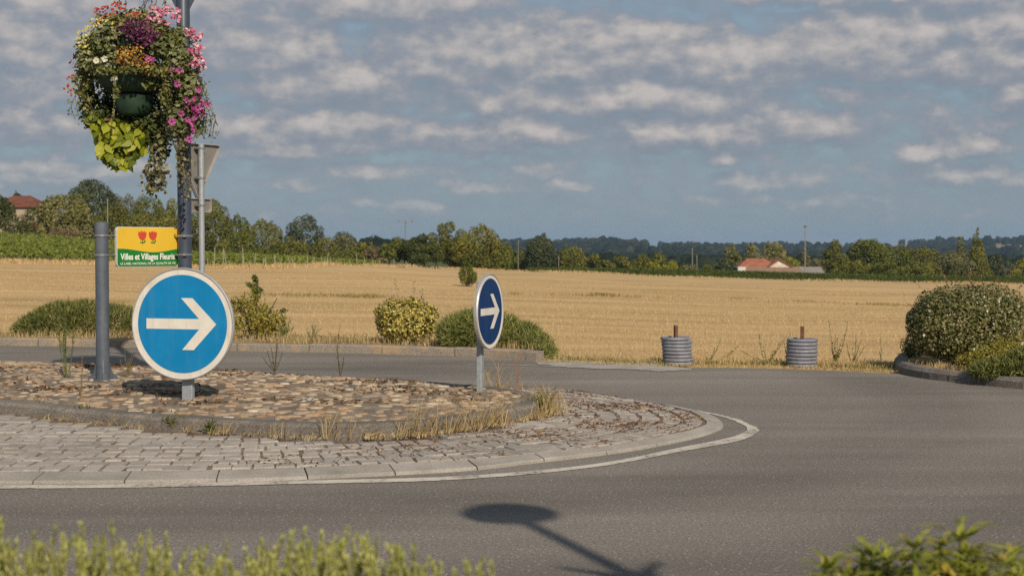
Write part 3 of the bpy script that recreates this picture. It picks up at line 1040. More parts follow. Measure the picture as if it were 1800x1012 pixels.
m_cob = tint_mat('river_cobble', [(0.0, (.19, .13, .085)), (.2, (.34, .235, .145)), (.36, (.24, .195, .15)), (.5, (.37, .275, .18)), (.62, (.20, .17, .14)), (.76, (.34, .275, .20)), (.9, (.45, .36, .255)), (.95, (.13, .075, .05)), (1.0, (.52, .45, .36))], .8, .2, 45, .28)
mb = MB()
sp_ = .112
pin = [tuple(p) for p in (Irs + nI * .17)] + [(-9.6, 13.8)]
yy = 9.4; row = 0
ncob = 0
while yy < 14.9:
    xx = -8.2 + (row % 2) * sp_ / 2
    while xx < .5:
        x = xx + R.normal() * .026; y = yy + R.normal() * .020
        xx += sp_ * R.uniform(.9, 1.25)
        if not inside(pin, x, y) or R.random() < (0 if np.min(np.linalg.norm(Irs - np.array([x, y]), axis=1)) < .36 else .20) + .22 * math.sin(x * 2.3 + y) * math.sin(y * 3.1 - x): continue
        z = mound_z(x, y)
        sc_ = R.uniform(.6, 1.25); a = R.uniform(.036, .066) * sc_; b_ = R.uniform(.024, .038) * sc_; h = R.uniform(.005, .018)
        if R.random() < .07: a *= 1.3; b_ *= 1.2; h *= 1.25
        ang = R.normal() * .5
        ca, sa = math.cos(ang), math.sin(ang)
        m = 8; vs = []; fs = []
        ph = R.uniform(0, 6.28); e1 = R.uniform(.05, .16)
        for (rr, zz) in ((1.0, -.018), (1.02, h * .25), (.82, h * .75), (.45, h * .97)):
            for k in range(m):
                th = 2 * PI * k / m
                w_ = 1 + e1 * math.sin(2 * th + ph) + R.normal() * .03
                lx, ly = a * rr * w_ * math.cos(th), b_ * rr * w_ * math.sin(th)
                vs.append((x + lx * ca - ly * sa, y + lx * sa + ly * ca, z + zz))
        vs.append((x, y, z + h))
        for r_ in range(3):
            for k in range(m):
                k2 = (k + 1) % m
                fs.append((r_*m+k, r_*m+k2, (r_+1)*m+k2, (r_+1)*m+k))
        for k in range(m): fs.append((3*m+k, 3*m+(k+1) % m, 4*m))
        mb.add(vs, fs, R.random()); ncob += 1
    yy += sp_ * .78; row += 1
print('setts', len(sett_centres), 'cobbles', ncob)
tag(mb.build('cobble_paving', m_cob, smooth=True), kind='structure')

# brown litter drifted on the cobbles
n = 2600
cl_ = np.column_stack([R.uniform(-6.5, -.2, 70), R.uniform(10.2, 14.2, 70)])
kk = R.integers(0, 70, n)
p2 = cl_[kk] + R.normal(size=(n, 2)) * np.array([.16, .05])
okl = inside(pin, p2[:, 0], p2[:, 1])
p2 = p2[okl]; n = len(p2)
p3 = np.array([(x, y, mound_z(x, y) + .012 + abs(R.normal()) * .008) for x, y in p2])
A = R.normal(size=(n, 3)) * np.array([1, .6, .2]); Nn = unit(R.normal(size=(n, 3)) * .4 + np.array([0, 0, 1.]))
m_lit = leaf_mat('brown_litter', [(0, (.06, .03, .018)), (.5, (.12, .065, .035)), (1, (.22, .13, .065))], .05, .9, .1)
tag(quads_obj('leaf_litter', diamonds(p3, A, Nn, R.uniform(.025, .07, n), R.uniform(.010, .022, n)), R.random(n), m_lit), kind='stuff')
# dry moss and needles in the joints, mostly near the nose
m_moss = leaf_mat('dry_moss', [(0, (.09, .04, .02)), (.5, (.16, .075, .035)), (.85, (.24, .13, .055)), (1, (.30, .20, .09))], .05, .9, .1)
cs = sett_centres
wgt = np.clip((cs[:, 0] + 2.2) / 2.6, .02, 1) ** 1.4 * (cs[:, 1] > 8.2)
patch = .5 + .5 * np.sin(cs[:, 0] * 4.1 + 1.3) * np.sin(cs[:, 1] * 5.3)
pr = wgt * patch ** 2
k = R.choice(len(cs), 5200, p=pr / pr.sum())
cl = R.choice(len(cs), 260, p=pr / pr.sum())
kk = np.where(R.random(5200) < .55, cl[R.integers(0, 260, 5200)], k)
p = cs[kk] + np.column_stack([R.normal(size=5200) * .055, R.normal(size=5200) * .045, np.zeros(5200)])
p[:, 2] += -.004 + np.abs(R.normal(size=5200)) * .006
A = R.normal(size=(5200, 3)) * np.array([1, .7, .22]); Nn = unit(R.normal(size=(5200, 3)) * .4 + np.array([0, 0, 1.]))
Q = diamonds(p, A, Nn, R.uniform(.018, .05, 5200), R.uniform(.006, .016, 5200))
okm = np.array([not inside(i_poly, q[0], q[1]) for q in p])
tag(quads_obj('dry_moss', Q[okm], R.random(okm.sum()), m_moss), kind='stuff')

# dry grass along the foot of the cobbled island
m_dry = leaf_mat('dry_grass', [(0, (.26, .17, .075)), (.4, (.46, .34, .165)), (.8, (.60, .48, .27)), (1, (.36, .32, .11))], .3, .7, .15)
m_green_grass = leaf_mat('green_grass', [(0, (.06, .08, .018)), (.5, (.12, .15, .035)), (1, (.22, .22, .07))], .3, .6, .2)
Id = resample(I_bot, step=.01)
front = Id[(Id[:, 1] < 12.2)]
tF = unit(np.gradient(front, axis=0)); nF = np.stack([-tF[:, 1], tF[:, 0]], 1)
def tuft_line(n, xr, h, wd, weight=None, spread=.045, outward=.03, sd=.35):
    ok = (front[:, 0] > xr[0]) & (front[:, 0] < xr[1])
    idx = np.where(ok)[0]
    ncl = max(4, n // 14)
    c0 = R.choice(idx, ncl)
    sel = c0[R.integers(0, ncl, n)]
    p = front[sel] - nF[sel] * (outward + np.abs(R.normal(size=(n, 1))) * spread)
    p = p + R.normal(size=p.shape) * .025
    p3 = np.column_stack([p, np.full(n, .082)])
    hh = np.abs(R.normal(size=n) * sd + 1) * h
    return blades(p3, hh, wd * R.uniform(.6, 1.3, n), R.normal(size=(n, 2)) * .6 + np.array([.42, -.08]))
Q = [tuft_line(300, (-1.3, -.05), .15, .0042, sd=.6), tuft_line(130, (-1.15, -.1), .30, .0034, sd=.3), tuft_line(110, (-.2, .2), .11, .0045, sd=.5), tuft_line(80, (-2.9, -1.2), .10, .004),
     tuft_line(420, (-4.6, -1.4), .030, .006), tuft_line(900, (-1.4, .2), .030, .008, spread=.07)]
Qd = np.concatenate(Q)
tag(quads_obj('dry_grass', Qd, R.random(len(Qd)) * .8, m_dry), kind='stuff')
# ------------------------------------------------------------------ street furniture
m_white = flat_mat('sign_white', (.62, .59, .53), .5, .35, var=.10, nscale=6, streak=.30)
m_blue1 = flat_mat('sign_bright_blue', (.002, .185, .42), .42, .4, var=.08, nscale=4, streak=.07)
m_blue2 = flat_mat('sign_deep_blue', (.001, .030, .120), .5, .22, var=.08, nscale=4, streak=.06)
m_rim = flat_mat('sign_rim_aluminium', (.50, .48, .47), .42, .5, .55, var=.12)
m_galv = flat_mat('galvanised_steel', (.33, .36, .385), .5, .5, .35, var=.16, nscale=30)
m_back = flat_mat('sign_back_grey', (.20, .19, .175), .6, .4, .15, var=.18, nscale=7)
m_post = flat_mat('blue_grey_paint', (.075, .092, .118), .55, .4, var=.2, nscale=12, streak=.16)
m_lamp = flat_mat('lamp_post_paint', (.042, .055, .085), .45, .5, var=.16, nscale=20)
m_steel = flat_mat('clamp_steel', (.38, .38, .38), .35, .5, .8, var=.15)
m_dark = flat_mat('dark_bolt', (.05, .05, .05), .5)
m_yel = flat_mat('sign_yellow', (.66, .43, .035), .45, .4, var=.05, nscale=5)
m_grn = flat_mat('sign_green', (.012, .165, .028), .45, .4, var=.06, nscale=5)
m_red = flat_mat('tulip_red', (.52, .06, .035), .45, .4, var=.05)
m_text = flat_mat('lettering_white', (.78, .78, .72), .45, .4, var=.03)

def disc_poly(r, n=72): return [(r * math.cos(2*PI*k/n), r * math.sin(2*PI*k/n)) for k in range(n)]
def ringmesh(mb, r0, r1, y0, y1, n=72, round_=False):
    """flat ring with side walls: front at y0"""
    pr = [(r0, y1), (r0, y0), (r1 - .006, y0 - .002), (r1, y0 + .006), (r1 - .002, y1)]
    vs, fs = [], []
    for r, y in pr:
        for k in range(n):
            a = 2 * PI * k / n
            vs.append((r * math.cos(a), y, r * math.sin(a)))
    for i in range(len(pr) - 1):
        for k in range(n):
            k2 = (k + 1) % n
            fs.append((i*n+k, i*n+k2, (i+1)*n+k2, (i+1)*n+k))
    mb.add(vs, fs)

ARROW = [(-.70, .092), (.335, .092), (-.015, .46), (.205, .46), (.665, 0.0), (.225, -.46), (.0, -.46), (.335, -.092), (-.70, -.092)]

def round_sign(label, cpx, cpy, base_px, Y, diam, yaw, blue, post_w, post_d):
    c = D(cpx, cpy, Y)
    bx = X(base_px, Y + .04)
    bz = mound_z(c[0], Y) - .03
    root = thing('direction_sign', label, 'road sign', (c[0], Y, bz), yaw, 'round blue arrow signs on the traffic island')
    h = c[2] - bz
    r = diam / 2
    def up(mb): mb.v = [(x, y, z + h) for x, y, z in mb.v]; return mb
    mb = MB(); mb.prism(disc_poly(r * .985), -.012, 0.0); up(mb).build('plate', m_back, root)
    mb = MB(); ringmesh(mb, r * .972, r, -.020, .010); up(mb).build('rim', m_rim, root, smooth=True, auto=40)
    mb = MB(); mb.prism(disc_poly(r * .972), -.0145, -.0121); up(mb).build('border', m_white, root)
    mb = MB(); mb.prism(disc_poly(r * .872), -.0170, -.0146); up(mb).build('blue_field', blue, root)
    mb = MB(); mb.prism([(x * r, z * r) for x, z in ARROW], -.0195, -.0171); up(mb).build('arrow', m_white, root)
    mb = MB()
    mb.box((0, .05 + post_d / 2, (h + r * .8) / 2), (post_w, post_d, h + r * .8))
    mb.build('post', m_galv, root, bevel=.006)
    for zz in (h - r * .45, h + r * .45):
        mb = MB(); mb.box((0, .030, zz), (r * 1.0, .04, .045)); mb.build('bracket', m_galv, root, bevel=.004)
    return root

S1 = round_sign('larger round sign, bright blue with a white arrow pointing right, low over the cobbles', 322, 569, 327, 10.73, .85, math.radians(-15), m_blue1, .088, .045)
S2 = round_sign('smaller round sign, dark blue, turned almost edge-on beside the tip of the cobbled island', 858.5, 547, 854, 11.57, .615, math.radians(70), m_blue2, .058, .045)

# ---- village label sign on the thick grey post
ph = math.radians(50)
bpos = P(181, 662, .235)
bz = mound_z(bpos[0], bpos[1])
root = thing('label_sign', 'yellow and green village label sign with two red tulips fixed to a thick blue-grey post', 'sign', (bpos[0], bpos[1], bz), 0)
ptop = D(181, 390, bpos[1])[2] - bz
rp = 11.6 / F_ * bpos[1]
mb = MB(); mb.lathe([(rp, -.05), (rp, ptop - .035), (rp * .99, ptop - .03)], 32); mb.build('post', m_post, root, smooth=True, auto=40)
mb = MB(); mb.lathe([(rp * 1.04, ptop - .125), (rp * 1.06, ptop - .12), (rp * 1.06, ptop - .03), (rp * .98, ptop - .008), (rp * .6, ptop), (0, ptop)], 32); mb.build('cap', m_post, root, smooth=True, auto=40)
mb = MB()
for a in (PI * .93, PI * .25, PI * 1.6):
    ca, sa = math.cos(a), math.sin(a)
    px_, py_ = -sa * .004, ca * .004
    vs = []
    for sgn in (-1, 1):
        vs += [(rp * .9 * ca + sgn * px_, rp * .9 * sa + sgn * py_, -.02), ((rp + .085) * ca + sgn * px_, (rp + .085) * sa + sgn * py_, -.02), ((rp + .08) * ca + sgn * px_, (rp + .08) * sa + sgn * py_, .02),((rp + .03) * ca + sgn * px_, (rp + .03) * sa + sgn * py_, .06), (rp * .9 * ca + sgn * px_, rp * .9 * sa + sgn * py_, .19)]
    mb.add(vs, [(0, 1, 2, 3, 4), (9, 8, 7, 6, 5)] + [(i, i + 5, (i + 1) % 5 + 5, (i + 1) % 5) for i in range(5)])
mb.lathe([(rp + .03, -.02), (rp + .03, .008), (rp, .012)], 24)
mb.build('foot', m_post, root)

pan = bpy.data.objects.new('panel', None)
pw, phh = .640, .348
pl = D(205, 434, bpos[1] + .06)
# panel origin: bottom left corner of the front face
po = np.array([pl[0] - bpos[0], pl[1] - bpos[1], D(205, 469.5, pl[1])[2] - bz])
def rrect(w_, h_, r, n=6, x0=0, z0=0):
    pts = []
    for cx_, cz_, a0 in ((w_ - r, r, -PI/2), (w_ - r, h_ - r, 0), (r, h_ - r, PI/2), (r, r, PI)):
        for k in range(n + 1):
            a = a0 + PI/2 * k / n
            pts.append((x0 + cx_ + r * math.cos(a), z0 + cz_ + r * math.sin(a)))
    return pts
cph, sph = math.cos(ph), math.sin(ph)
def toroot(v):
    return [(po[0] + x * cph - y * sph, po[1] + x * sph + y * cph, po[2] + z) for x, y, z in v]
def pbuild(mb, name, m, parent, **kw):
    mb.v = toroot(mb.v); return mb.build(name, m, parent, **kw)
mb = MB(); mb.prism(rrect(pw, phh, .032), 0, .028); panel = pbuild(mb, 'panel', flat_mat('panel_edge', (.62, .62, .60), .4, .5, .2, var=.08), root)
mb = MB(); mb.prism(rrect(pw - .012, phh - .012, .028, 6, .006, .006), -.0022, -.0002); pbuild(mb, 'yellow_field', m_yel, panel)
# green hill with a wavy top
wave = [(.006 + (pw - .012) * t, .142 + .017 * math.cos(PI * 2.0 * (t * .86 - .02)) + .004 * t) for t in np.linspace(0, 1, 30)]
low = rrect(pw - .012, phh - .012, .028, 6, .006, .006)
gp = [p for p in low if p[1] < .05 and p[0] > pw / 2] + wave[::-1] + [p for p in low if p[1] < .05 and p[0] < pw / 2]
mb = MB(); mb.prism(gp, -.0045, -.0023); pbuild(mb, 'green_hill', m_grn, panel)
for tx in (.262, .372):
    zc = .265
    petals = [(-.034, .016), (-.030, .040), (-.018, .030), (-.006, .046), (.006, .032), (.016, .044), (.024, .030), (.034, .036), (.032, .006), (.022, -.018), (.008, -.030), (-.010, -.028), (-.026, -.010)]
    mb = MB(); mb.prism([(tx + x * 1.3, zc + z * 1.12) for x, z in petals], -.0045, -.0023); fl = pbuild(mb, 'tulip', m_red, panel)
    mb = MB()
    mb.prism([(tx - .003, zc - .032), (tx + .004, zc - .032), (tx + .005, zc - .062), (tx - .004, zc - .062)], -.0044, -.0024)
    mb.prism([(tx + .003, zc - .058), (tx + .030, zc - .026), (tx + .034, zc - .040), (tx + .018, zc - .062)], -.0040, -.0028)
    mb.prism([(tx - .003, zc - .058), (tx - .018, zc - .060), (tx - .026, zc - .044), (tx - .012, zc - .048)], -.0042, -.0026)
    pbuild(mb, 'tulip_leaf', m_grn, fl)

def text_mesh(name, s, width, height, x0, z0, y, mat, parent, bold=.02, xf=toroot):
    cu = bpy.data.curves.new(name, 'FONT'); cu.body = s; cu.size = 1; cu.extrude = .0; cu.offset = bold; cu.resolution_u = 3
    o = bpy.data.objects.new(name, cu); C.objects.link(o)
    dg = bpy.context.evaluated_depsgraph_get()
    me = bpy.data.meshes.new_from_object(o.evaluated_get(dg))
    bpy.data.objects.remove(o); bpy.data.curves.remove(cu)
    co = np.array([v.co[:] for v in me.vertices])
    lo, hi = co.min(0), co.max(0)
    sx = width / (hi[0] - lo[0]); cap = .729
    sz = height / cap
    v = [(x0 + (p[0] - lo[0]) * sx, y, z0 + p[1] * sz) for p in co]
    for vv, q in zip(me.vertices, xf(v)): vv.co = q
    me.materials.clear(); me.materials.append(mat)
    ob = bpy.data.objects.new(name, me)
    me.update()
    return link(ob, parent)
text_mesh('lettering', 'Villes et Villages Fleuris', pw * .885, .056, pw * .055, .064, -.0056, m_text, panel, .022)
text_mesh('lettering', 'LE LABEL NATIONAL DE LA QUALITÉ DE VIE', pw * .90, .021, pw * .055, .020, -.0056, m_text, panel, .004)
# clamps round both posts
lampY = 12.72
lamp_xy = np.array([X(325, lampY), lampY])
for zz in (.105, .272):
    z_ = po[2] + zz
    mb = MB(); mb.lathe([(rp + .001, z_ - .009), (rp + .007, z_ - .009), (rp + .007, z_ + .009), (rp + .001, z_ + .009)], 28)
    mb.tube([(rp * .9, .01, z_), (po[0] + .03 * cph - .02 * sph, po[1] + .03 * sph + .02 * cph, z_)], .008, 8)
    mb.build('clamp', m_steel, root, smooth=True, auto=40)
    lr = 12 / F_ * lampY
    lx, ly = lamp_xy[0] - bpos[0], lamp_xy[1] - bpos[1]
    mb = MB(); mb.lathe([(lr + .001, z_ - .009), (lr + .007, z_ - .009), (lr + .007, z_ + .009), (lr + .001, z_ + .009)], 28, c=(lx, ly, 0))
    mb.tube([(lx - lr * .8, ly - lr * .5, z_), (po[0] + (pw - .04) * cph - .02 * sph, po[1] + (pw - .04) * sph + .02 * cph, z_)], .008, 8)
    mb.box((lx + lr * .3, ly - lr - .012, z_), (.03, .03, .022))
    mb.build('clamp', m_steel, root)

# ---- lamp posts
def lamp_post(label, x, y, zb, height, r=.061, rz=0.0):
    root = thing('lamp_post', label, 'street lamp', (x, y, zb), rz, 'blue-grey lamp posts with a flat round head')
    mb = MB(); mb.lathe([(r, -.05), (r, height * .55), (r * .9, height - .05), (r * .5, height - .02)], 28); mb.build('pole', m_lamp, root, smooth=True, auto=40)
    mb = MB(); mb.lathe([(r + .09, -.03), (r + .09, .012), (r + .02, .02), (r + .012, .2), (r + .001, .22)], 28); mb.build('base_collar', m_lamp, root, smooth=True, auto=40)
    mb = MB(); mb.lathe([(.05, height - .12), (.12, height - .06), (.245, height - .045), (.25, height - .02), (.2, height + .04), (.09, height + .085), (0, height + .1)], 40)
    mb.build('lamp_head', m_lamp, root, smooth=True, auto=50)
    za = height - .95
    for sx in (-1, 1):
        mb = MB()
        pts = [(sx * r * .6, 0, za - .02), (sx * .10, 0, za + .03), (sx * .18, 0, za + .085), (sx * .23, 0, za + .13)]
        mb.tube(pts, [.026, .024, .02, .012], 8)
        mb.add([(sx * r * .7, -.004, za - .17), (sx * .17, -.004, za + .075), (sx * r * .7, -.004, za + .0), (sx * r * .7, .004, za - .17), (sx * .17, .004, za + .075), (sx * r * .7, .004, za + .0)],
               [(0, 1, 2), (5, 4, 3), (0, 3, 4, 1), (1, 4, 5, 2), (2, 5, 3, 0)])
        mb.build('bracket', m_lamp, root)
    return root
zl = mound_z(*lamp_xy) - .01
lamp_post('blue-grey lamp post rising behind the flower-laden green planter', lamp_xy[0], lamp_xy[1], zl, 4.55 - zl, 12 / F_ * lampY)
# the lamp beside the viewer whose shadow lies on the road
sh = P(887, 898, 0)
Lh = 4.60
sdir = np.array([-math.sin(SUN_AZ), math.cos(SUN_AZ)])
bp = sh[:2] - sdir * Lh / math.tan(SUN_EL)
lamp_post('lamp post near the viewer, known by its shadow with a round head on the asphalt', bp[0], bp[1], 0.0, Lh - .02, .045, math.radians(14))

# ---- give-way sign seen from behind
Yg = 14.6
gx = X(351.5, Yg)
gz = .16
yaw = math.radians(58)
root = thing('give_way_sign', 'grey back of a triangular give-way sign with a small plate on a thin pole', 'road sign', (gx, Yg, gz), yaw)
h0 = D(352, 252, Yg)[2] - gz; h1 = D(352, 350, Yg)[2] - gz
side = (h0 - h1) / .866 * 1.02
def rtri(sd, r):
    pts = [np.array(p) for p in ((-sd/2, h0), (sd/2, h0), (0, h1 - .01))]
    out_ = []
    for i in range(3):
        a, b_, c_ = pts[i-1], pts[i], pts[(i+1) % 3]
        u = (a - b_) / np.linalg.norm(a - b_); v = (c_ - b_) / np.linalg.norm(c_ - b_)
        for t in np.linspace(0, 1, 5):
            q = (b_ + u * r) * (1-t)**2 + 2 * b_ * t * (1-t) + (b_ + v * r) * t * t
            out_.append(tuple(q))
    return out_
mb = MB(); mb.prism(rtri(side, .05), .03, .045); tri = mb.build('triangular_plate', m_back, root)
mb = MB()
o3 = rtri(side, .05); i3 = [((x) * .955, (z - (h0 + h0 + h1)/3) * .955 + (h0 + h0 + h1)/3) for x, z in o3]
k = len(o3)
vs = [(x, .0, z) for x, z in o3] + [(x, .0, z) for x, z in i3] + [(x, .047, z) for x, z in o3] + [(x, .03, z) for x, z in i3]
mb.add(vs, [(i, (i+1) % k, (i+1) % k + k, i + k) for i in range(k)] + [(i, i + 2*k, (i+1) % k + 2*k, (i+1) % k) for i in range(k)] + [(i + k, (i+1) % k + k, (i+1) % k + 3*k, i + 3*k) for i in range(k)])
mb.build('rim', m_rim, tri)
pz0, pz1 = D(352, 373, Yg)[2] - gz, D(352, 348.5, Yg)[2] - gz
hw = .185
mb = MB(); mb.prism(rrect(hw * 2, pz1 - pz0, .03, 5, -hw, pz0), .03, .04); pl_ = mb.build('small_plate', m_back, root)
mb = MB()
o3 = rrect(hw * 2, pz1 - pz0, .03, 5, -hw, pz0); cz_ = (pz0 + pz1) / 2; i3 = [(x * .95, (z - cz_) * .88 + cz_) for x, z in o3]
k = len(o3)
vs = [(x, .008, z) for x, z in o3] + [(x, .008, z) for x, z in i3] + [(x, .042, z) for x, z in o3] + [(x, .03, z) for x, z in i3]
mb.add(vs, [(i, (i+1) % k, (i+1) % k + k, i + k) for i in range(k)] + [(i, i + 2*k, (i+1) % k + 2*k, (i+1) % k) for i in range(k)] + [(i + k, (i+1) % k + k, (i+1) % k + 3*k, i + 3*k) for i in range(k)])
mb.build('rim', m_rim, pl_)
mb = MB(); mb.tube([(0, -.028, -.1), (0, -.028, h0 - .01)], .030, 16); mb.build('pole', m_galv, root, smooth=True, auto=50)
for zz in (h0 - .05, h0 - (h0 - h1) * .62, (pz0 + pz1) / 2):
    mb = MB(); mb.box((0, -.012, zz), (.12, .045, .022)); mb.lathe([(.031, zz - .01), (.037, zz - .01), (.037, zz + .01), (.031, zz + .01)], 16, c=(0, -.028, 0)); mb.build('clamp', m_steel, root)

# ---- bollards: stacked rings of grey corrugated pipe on a rusty stake
m_pipe, nt, b = newmat('grey_corrugated_plastic', .55, .35)
n1 = tex_noise(nt, coord(nt), 14, 5, .65)
nt.links.new(ramp(nt, n1, [(.3, (.14, .148, .178)), (.55, (.205, .215, .252)), (.75, (.28, .285, .32))]), b.inputs['Base Color'])
m_rust, nt, b = newmat('rusty_steel', .9, .2)
n1 = tex_noise(nt, coord(nt), 24, 5, .7)
nt.links.new(ramp(nt, n1, [(.3, (.075, .038, .022)), (.55, (.145, .072, .042)), (.75, (.22, .12, .07))]), b.inputs['Base Color'])
def pipe_bollard(label, px, base_y, top_y, wpx, post_top, lean):
    base = P(px, base_y, .0)
    root = thing('pipe_bollard', label, 'bollard', (base[0], base[1] + .13, -.008), R.uniform(0, 6), 'corrugated pipe bollards at the field edge')
    Ht = (base_y - top_y) / F_ * base[1]
    Wd = wpx / F_ * base[1]
    n = 8
    pitch = Ht / n
    mb = MB()
    for i in range(n):
        wob = .012 * np.sin(np.arange(40) / 40 * 2 * PI * R.integers(2, 4) + R.uniform(0, 6)) + R.normal() * .008
        mb.torus((lean * i * .004 + R.normal() * .003, R.normal() * .003, pitch * (i + .5)), Wd / 2 - pitch * .32, pitch * .32, 40, 12, R.random(), 1.42, wob * .4)
    mb.lathe([(Wd / 2 - pitch * .5, .005), (Wd / 2 - pitch * .5, Ht - pitch * .3), (.045, Ht - pitch * .35)], 24)
    mb.build('corrugated_pipe', m_pipe, root, smooth=True)
    ph_ = (base_y - post_top) / F_ * base[1]
    mb = MB(); mb.box((lean * .03, 0, ph_ / 2), (.038, .038, ph_)); mb.build('stake', m_rust, root, bevel=.003)
pipe_bollard('bollard of stacked grey corrugated pipe with rusty stake, nearer to the blue signs', 1194, 641, 591, 54, 571, 1)
pipe_bollard('bollard of stacked grey corrugated pipe with rusty stake, nearer to the big rounded shrub', 1414, 645, 594, 55, 573, 0)
# ------------------------------------------------------------------ planting beds, weeds, foreground bushes
M_jun = leaf_mat('juniper_needles', [(0, (.055, .070, .014)), (.45, (.115, .135, .030)), (.8, (.18, .19, .052)), (1, (.25, .22, .07))], .15, .6)
M_jun2 = leaf_mat('rosemary_green', [(0, (.075, .095, .018)), (.45, (.165, .19, .045)), (.8, (.26, .27, .075)), (1, (.33, .30, .12))], .18, .6)
M_var = leaf_mat('variegated_leaves', [(0, (.06, .085, .012)), (.24, (.12, .13, .02)), (.34, (.36, .29, .055)), (.7, (.52, .41, .10)), (1, (.62, .53, .20))], .2, .45, .4)
M_ela = leaf_mat('grey_green_leaves', [(0, (.055, .065, .014)), (.4, (.115, .125, .032)), (.80, (.18, .165, .052)), (.93, (.24, .21, .09)), (1, (.38, .33, .21))], .15, .38, .5)
M_yelshrub = leaf_mat('yellow_green_leaves', [(0, (.12, .12, .016)), (.5, (.25, .235, .034)), (.85, (.35, .29, .05)), (1, (.38, .25, .06))], .25, .55)
M_weed = leaf_mat('weed_green', [(0, (.06, .085, .02)), (.5, (.12, .15, .04)), (1, (.21, .22, .075))], .3, .6)
M_weeddark = leaf_mat('weed_dark', [(0, (.07, .065, .022)), (.5, (.12, .115, .036)), (1, (.18, .145, .055))], .2, .7)
M_weeddry = leaf_mat('weed_brown', [(0, (.10, .055, .026)), (.5, (.20, .115, .055)), (1, (.32, .20, .10))], .2, .8)
M_stem = flat_mat('woody_stem', (.085, .06, .035), .9, .1)
M_stem_dry = flat_mat('dry_stem', (.20, .125, .06), .9, .1)
M_stem_green = flat_mat('green_stem', (.10, .12, .035), .8, .1)

def base_xy(px, py, z): 
    p = P(px, py, z); return p

def spray_cloud(n, lobes, L, Wd, out=.5, up=.5, shell=.22, zmin=None, droop=0.0):
    p, nn = lobe_points(n, lobes, shell)
    if zmin is not None:
        k = p[:, 2] > zmin; p, nn = p[k], nn[k]
    n = len(p)
    A = unit(nn * out + rdir(n) * .55 + np.array([0, 0, up]))
    A[:, 2] -= droop * R.random(n); A = unit(A)
    Nn = rdir(n)
    Ls = L * R.uniform(.6, 1.4, n)
    return diamonds(p + A * (Ls * .2)[:, None], A, Nn, Ls, Wd * R.uniform(.7, 1.3, n))

def shrub(name, label, cat, px, base_y, z, parts, stem_h=.4, stem_m=None, yoff=0.0, group=None):
    """parts: list of (name, function(origin)->(Q,tint), mat) built in the shrub's own frame"""
    b_ = P(px, base_y, z); b_[1] += yoff; b_[0] = X(px, b_[1])
    root = thing(name, label, cat, b_, 0, group)
    for nm, fn, mt in parts:
        res = fn()
        for Q, t in (res if isinstance(res, list) else [res]):
            quads_obj(nm, Q, t, mt, root)
    mb = MB()
    for k in range(6):
        a = R.uniform(0, 2 * PI); r = stem_h * R.uniform(.2, .7)
        mb.tube([(r * .15 * math.cos(a), r * .15 * math.sin(a), -.03), (r * .5 * math.cos(a), r * .5 * math.sin(a), stem_h * .5), (r * math.cos(a), r * math.sin(a), stem_h)], [.016, .012, .005], 6)
    mb.build('stem', stem_m or M_stem, root)
    return root

rnd = lambda Q, a=1.0, c=0.0: np.clip(R.random(len(Q)) * a + c, 0, 1)

# juniper behind the thick post
def f():
    lob = [(-.52, 0, .07, .26, .4, .12), (-.36, 0, .13, .34, .5, .19), (-.05, 0, .20, .42, .55, .27), (.25, .1, .21, .45, .55, .28), (.65, 0, .18, .4, .5, .25), (-.25, .15, .18, .35, .5, .23), (1.05, .05, .12, .35, .45, .20)]
    Q = spray_cloud(15000, lob, .085, .012, .5, .35, .2, -.02); return Q, rnd(Q)
shrub('juniper_bush', 'long low green juniper behind the thick grey post and the label sign', 'bush', 118, 594, .09, [('foliage', f, M_jun)], .3, yoff=.75)
# rosemary-like juniper behind the dark blue sign, drooping over the kerb end
def f():
    lob = [(-.42, 0, .16, .26, .4, .24), (-.18, 0, .20, .32, .45, .27), (.12, 0, .17, .32, .42, .24), (.40, -.05, .12, .27, .36, .18), (.58, -.30, .04, .20, .3, .15), (.68, -.66, -.03, .13, .22, .10), (-.3, .15, .20, .26, .3, .22)]
    Q = spray_cloud(15000, lob, .105, .0095, .5, .5, .24, -.11, .55); return Q, rnd(Q)
shrub('juniper_bush', 'green juniper behind the dark blue sign, spilling over the end of the kerb', 'bush', 862, 624, .09, [('foliage', f, M_jun2)], .3, yoff=1.42)
# variegated bush
def f():
    lob = [(0, 0, .30, .41, .40, .29), (-.13, -.05, .36, .28, .3, .23), (.14, 0, .35, .27, .3, .24), (.02, 0, .18, .40, .38, .17)]
    for _ in range(18):
        d_ = rdir(1)[0]; d_[2] = abs(d_[2])
        lob.append((d_[0] * .40, d_[1] * .35, .30 + d_[2] * .28, R.uniform(.04, .08), .07, R.uniform(.03, .06)))
    Q = leaf_cloud(7600, lob, .041, .55, .16, .75, .25, .0); return Q, rnd(Q)
def f2():
    st = []
    for (x0, h_, ln) in ((-.09, .84, -.16), (.10, .80, .0), (.2, .70, .03)):
        z = np.linspace(.5, h_, 16); x = x0 + ln * (z - .5); p = np.column_stack([x, np.full(16, .05), z]) + R.normal(size=(16, 3)) * .01
        st.append(diamonds(p, R.normal(size=(16, 3)) + np.array([0, 0, 1.]), rdir(16), .035, .012))
    return [(q, rnd(q)) for q in st]
shrub('variegated_bush', 'rounded yellow and green variegated bush behind the far kerb', 'bush', 713, 606, .09, [('foliage', f, M_var), ('sprig_foliage', f2, M_weeddark)], .25, yoff=.42)
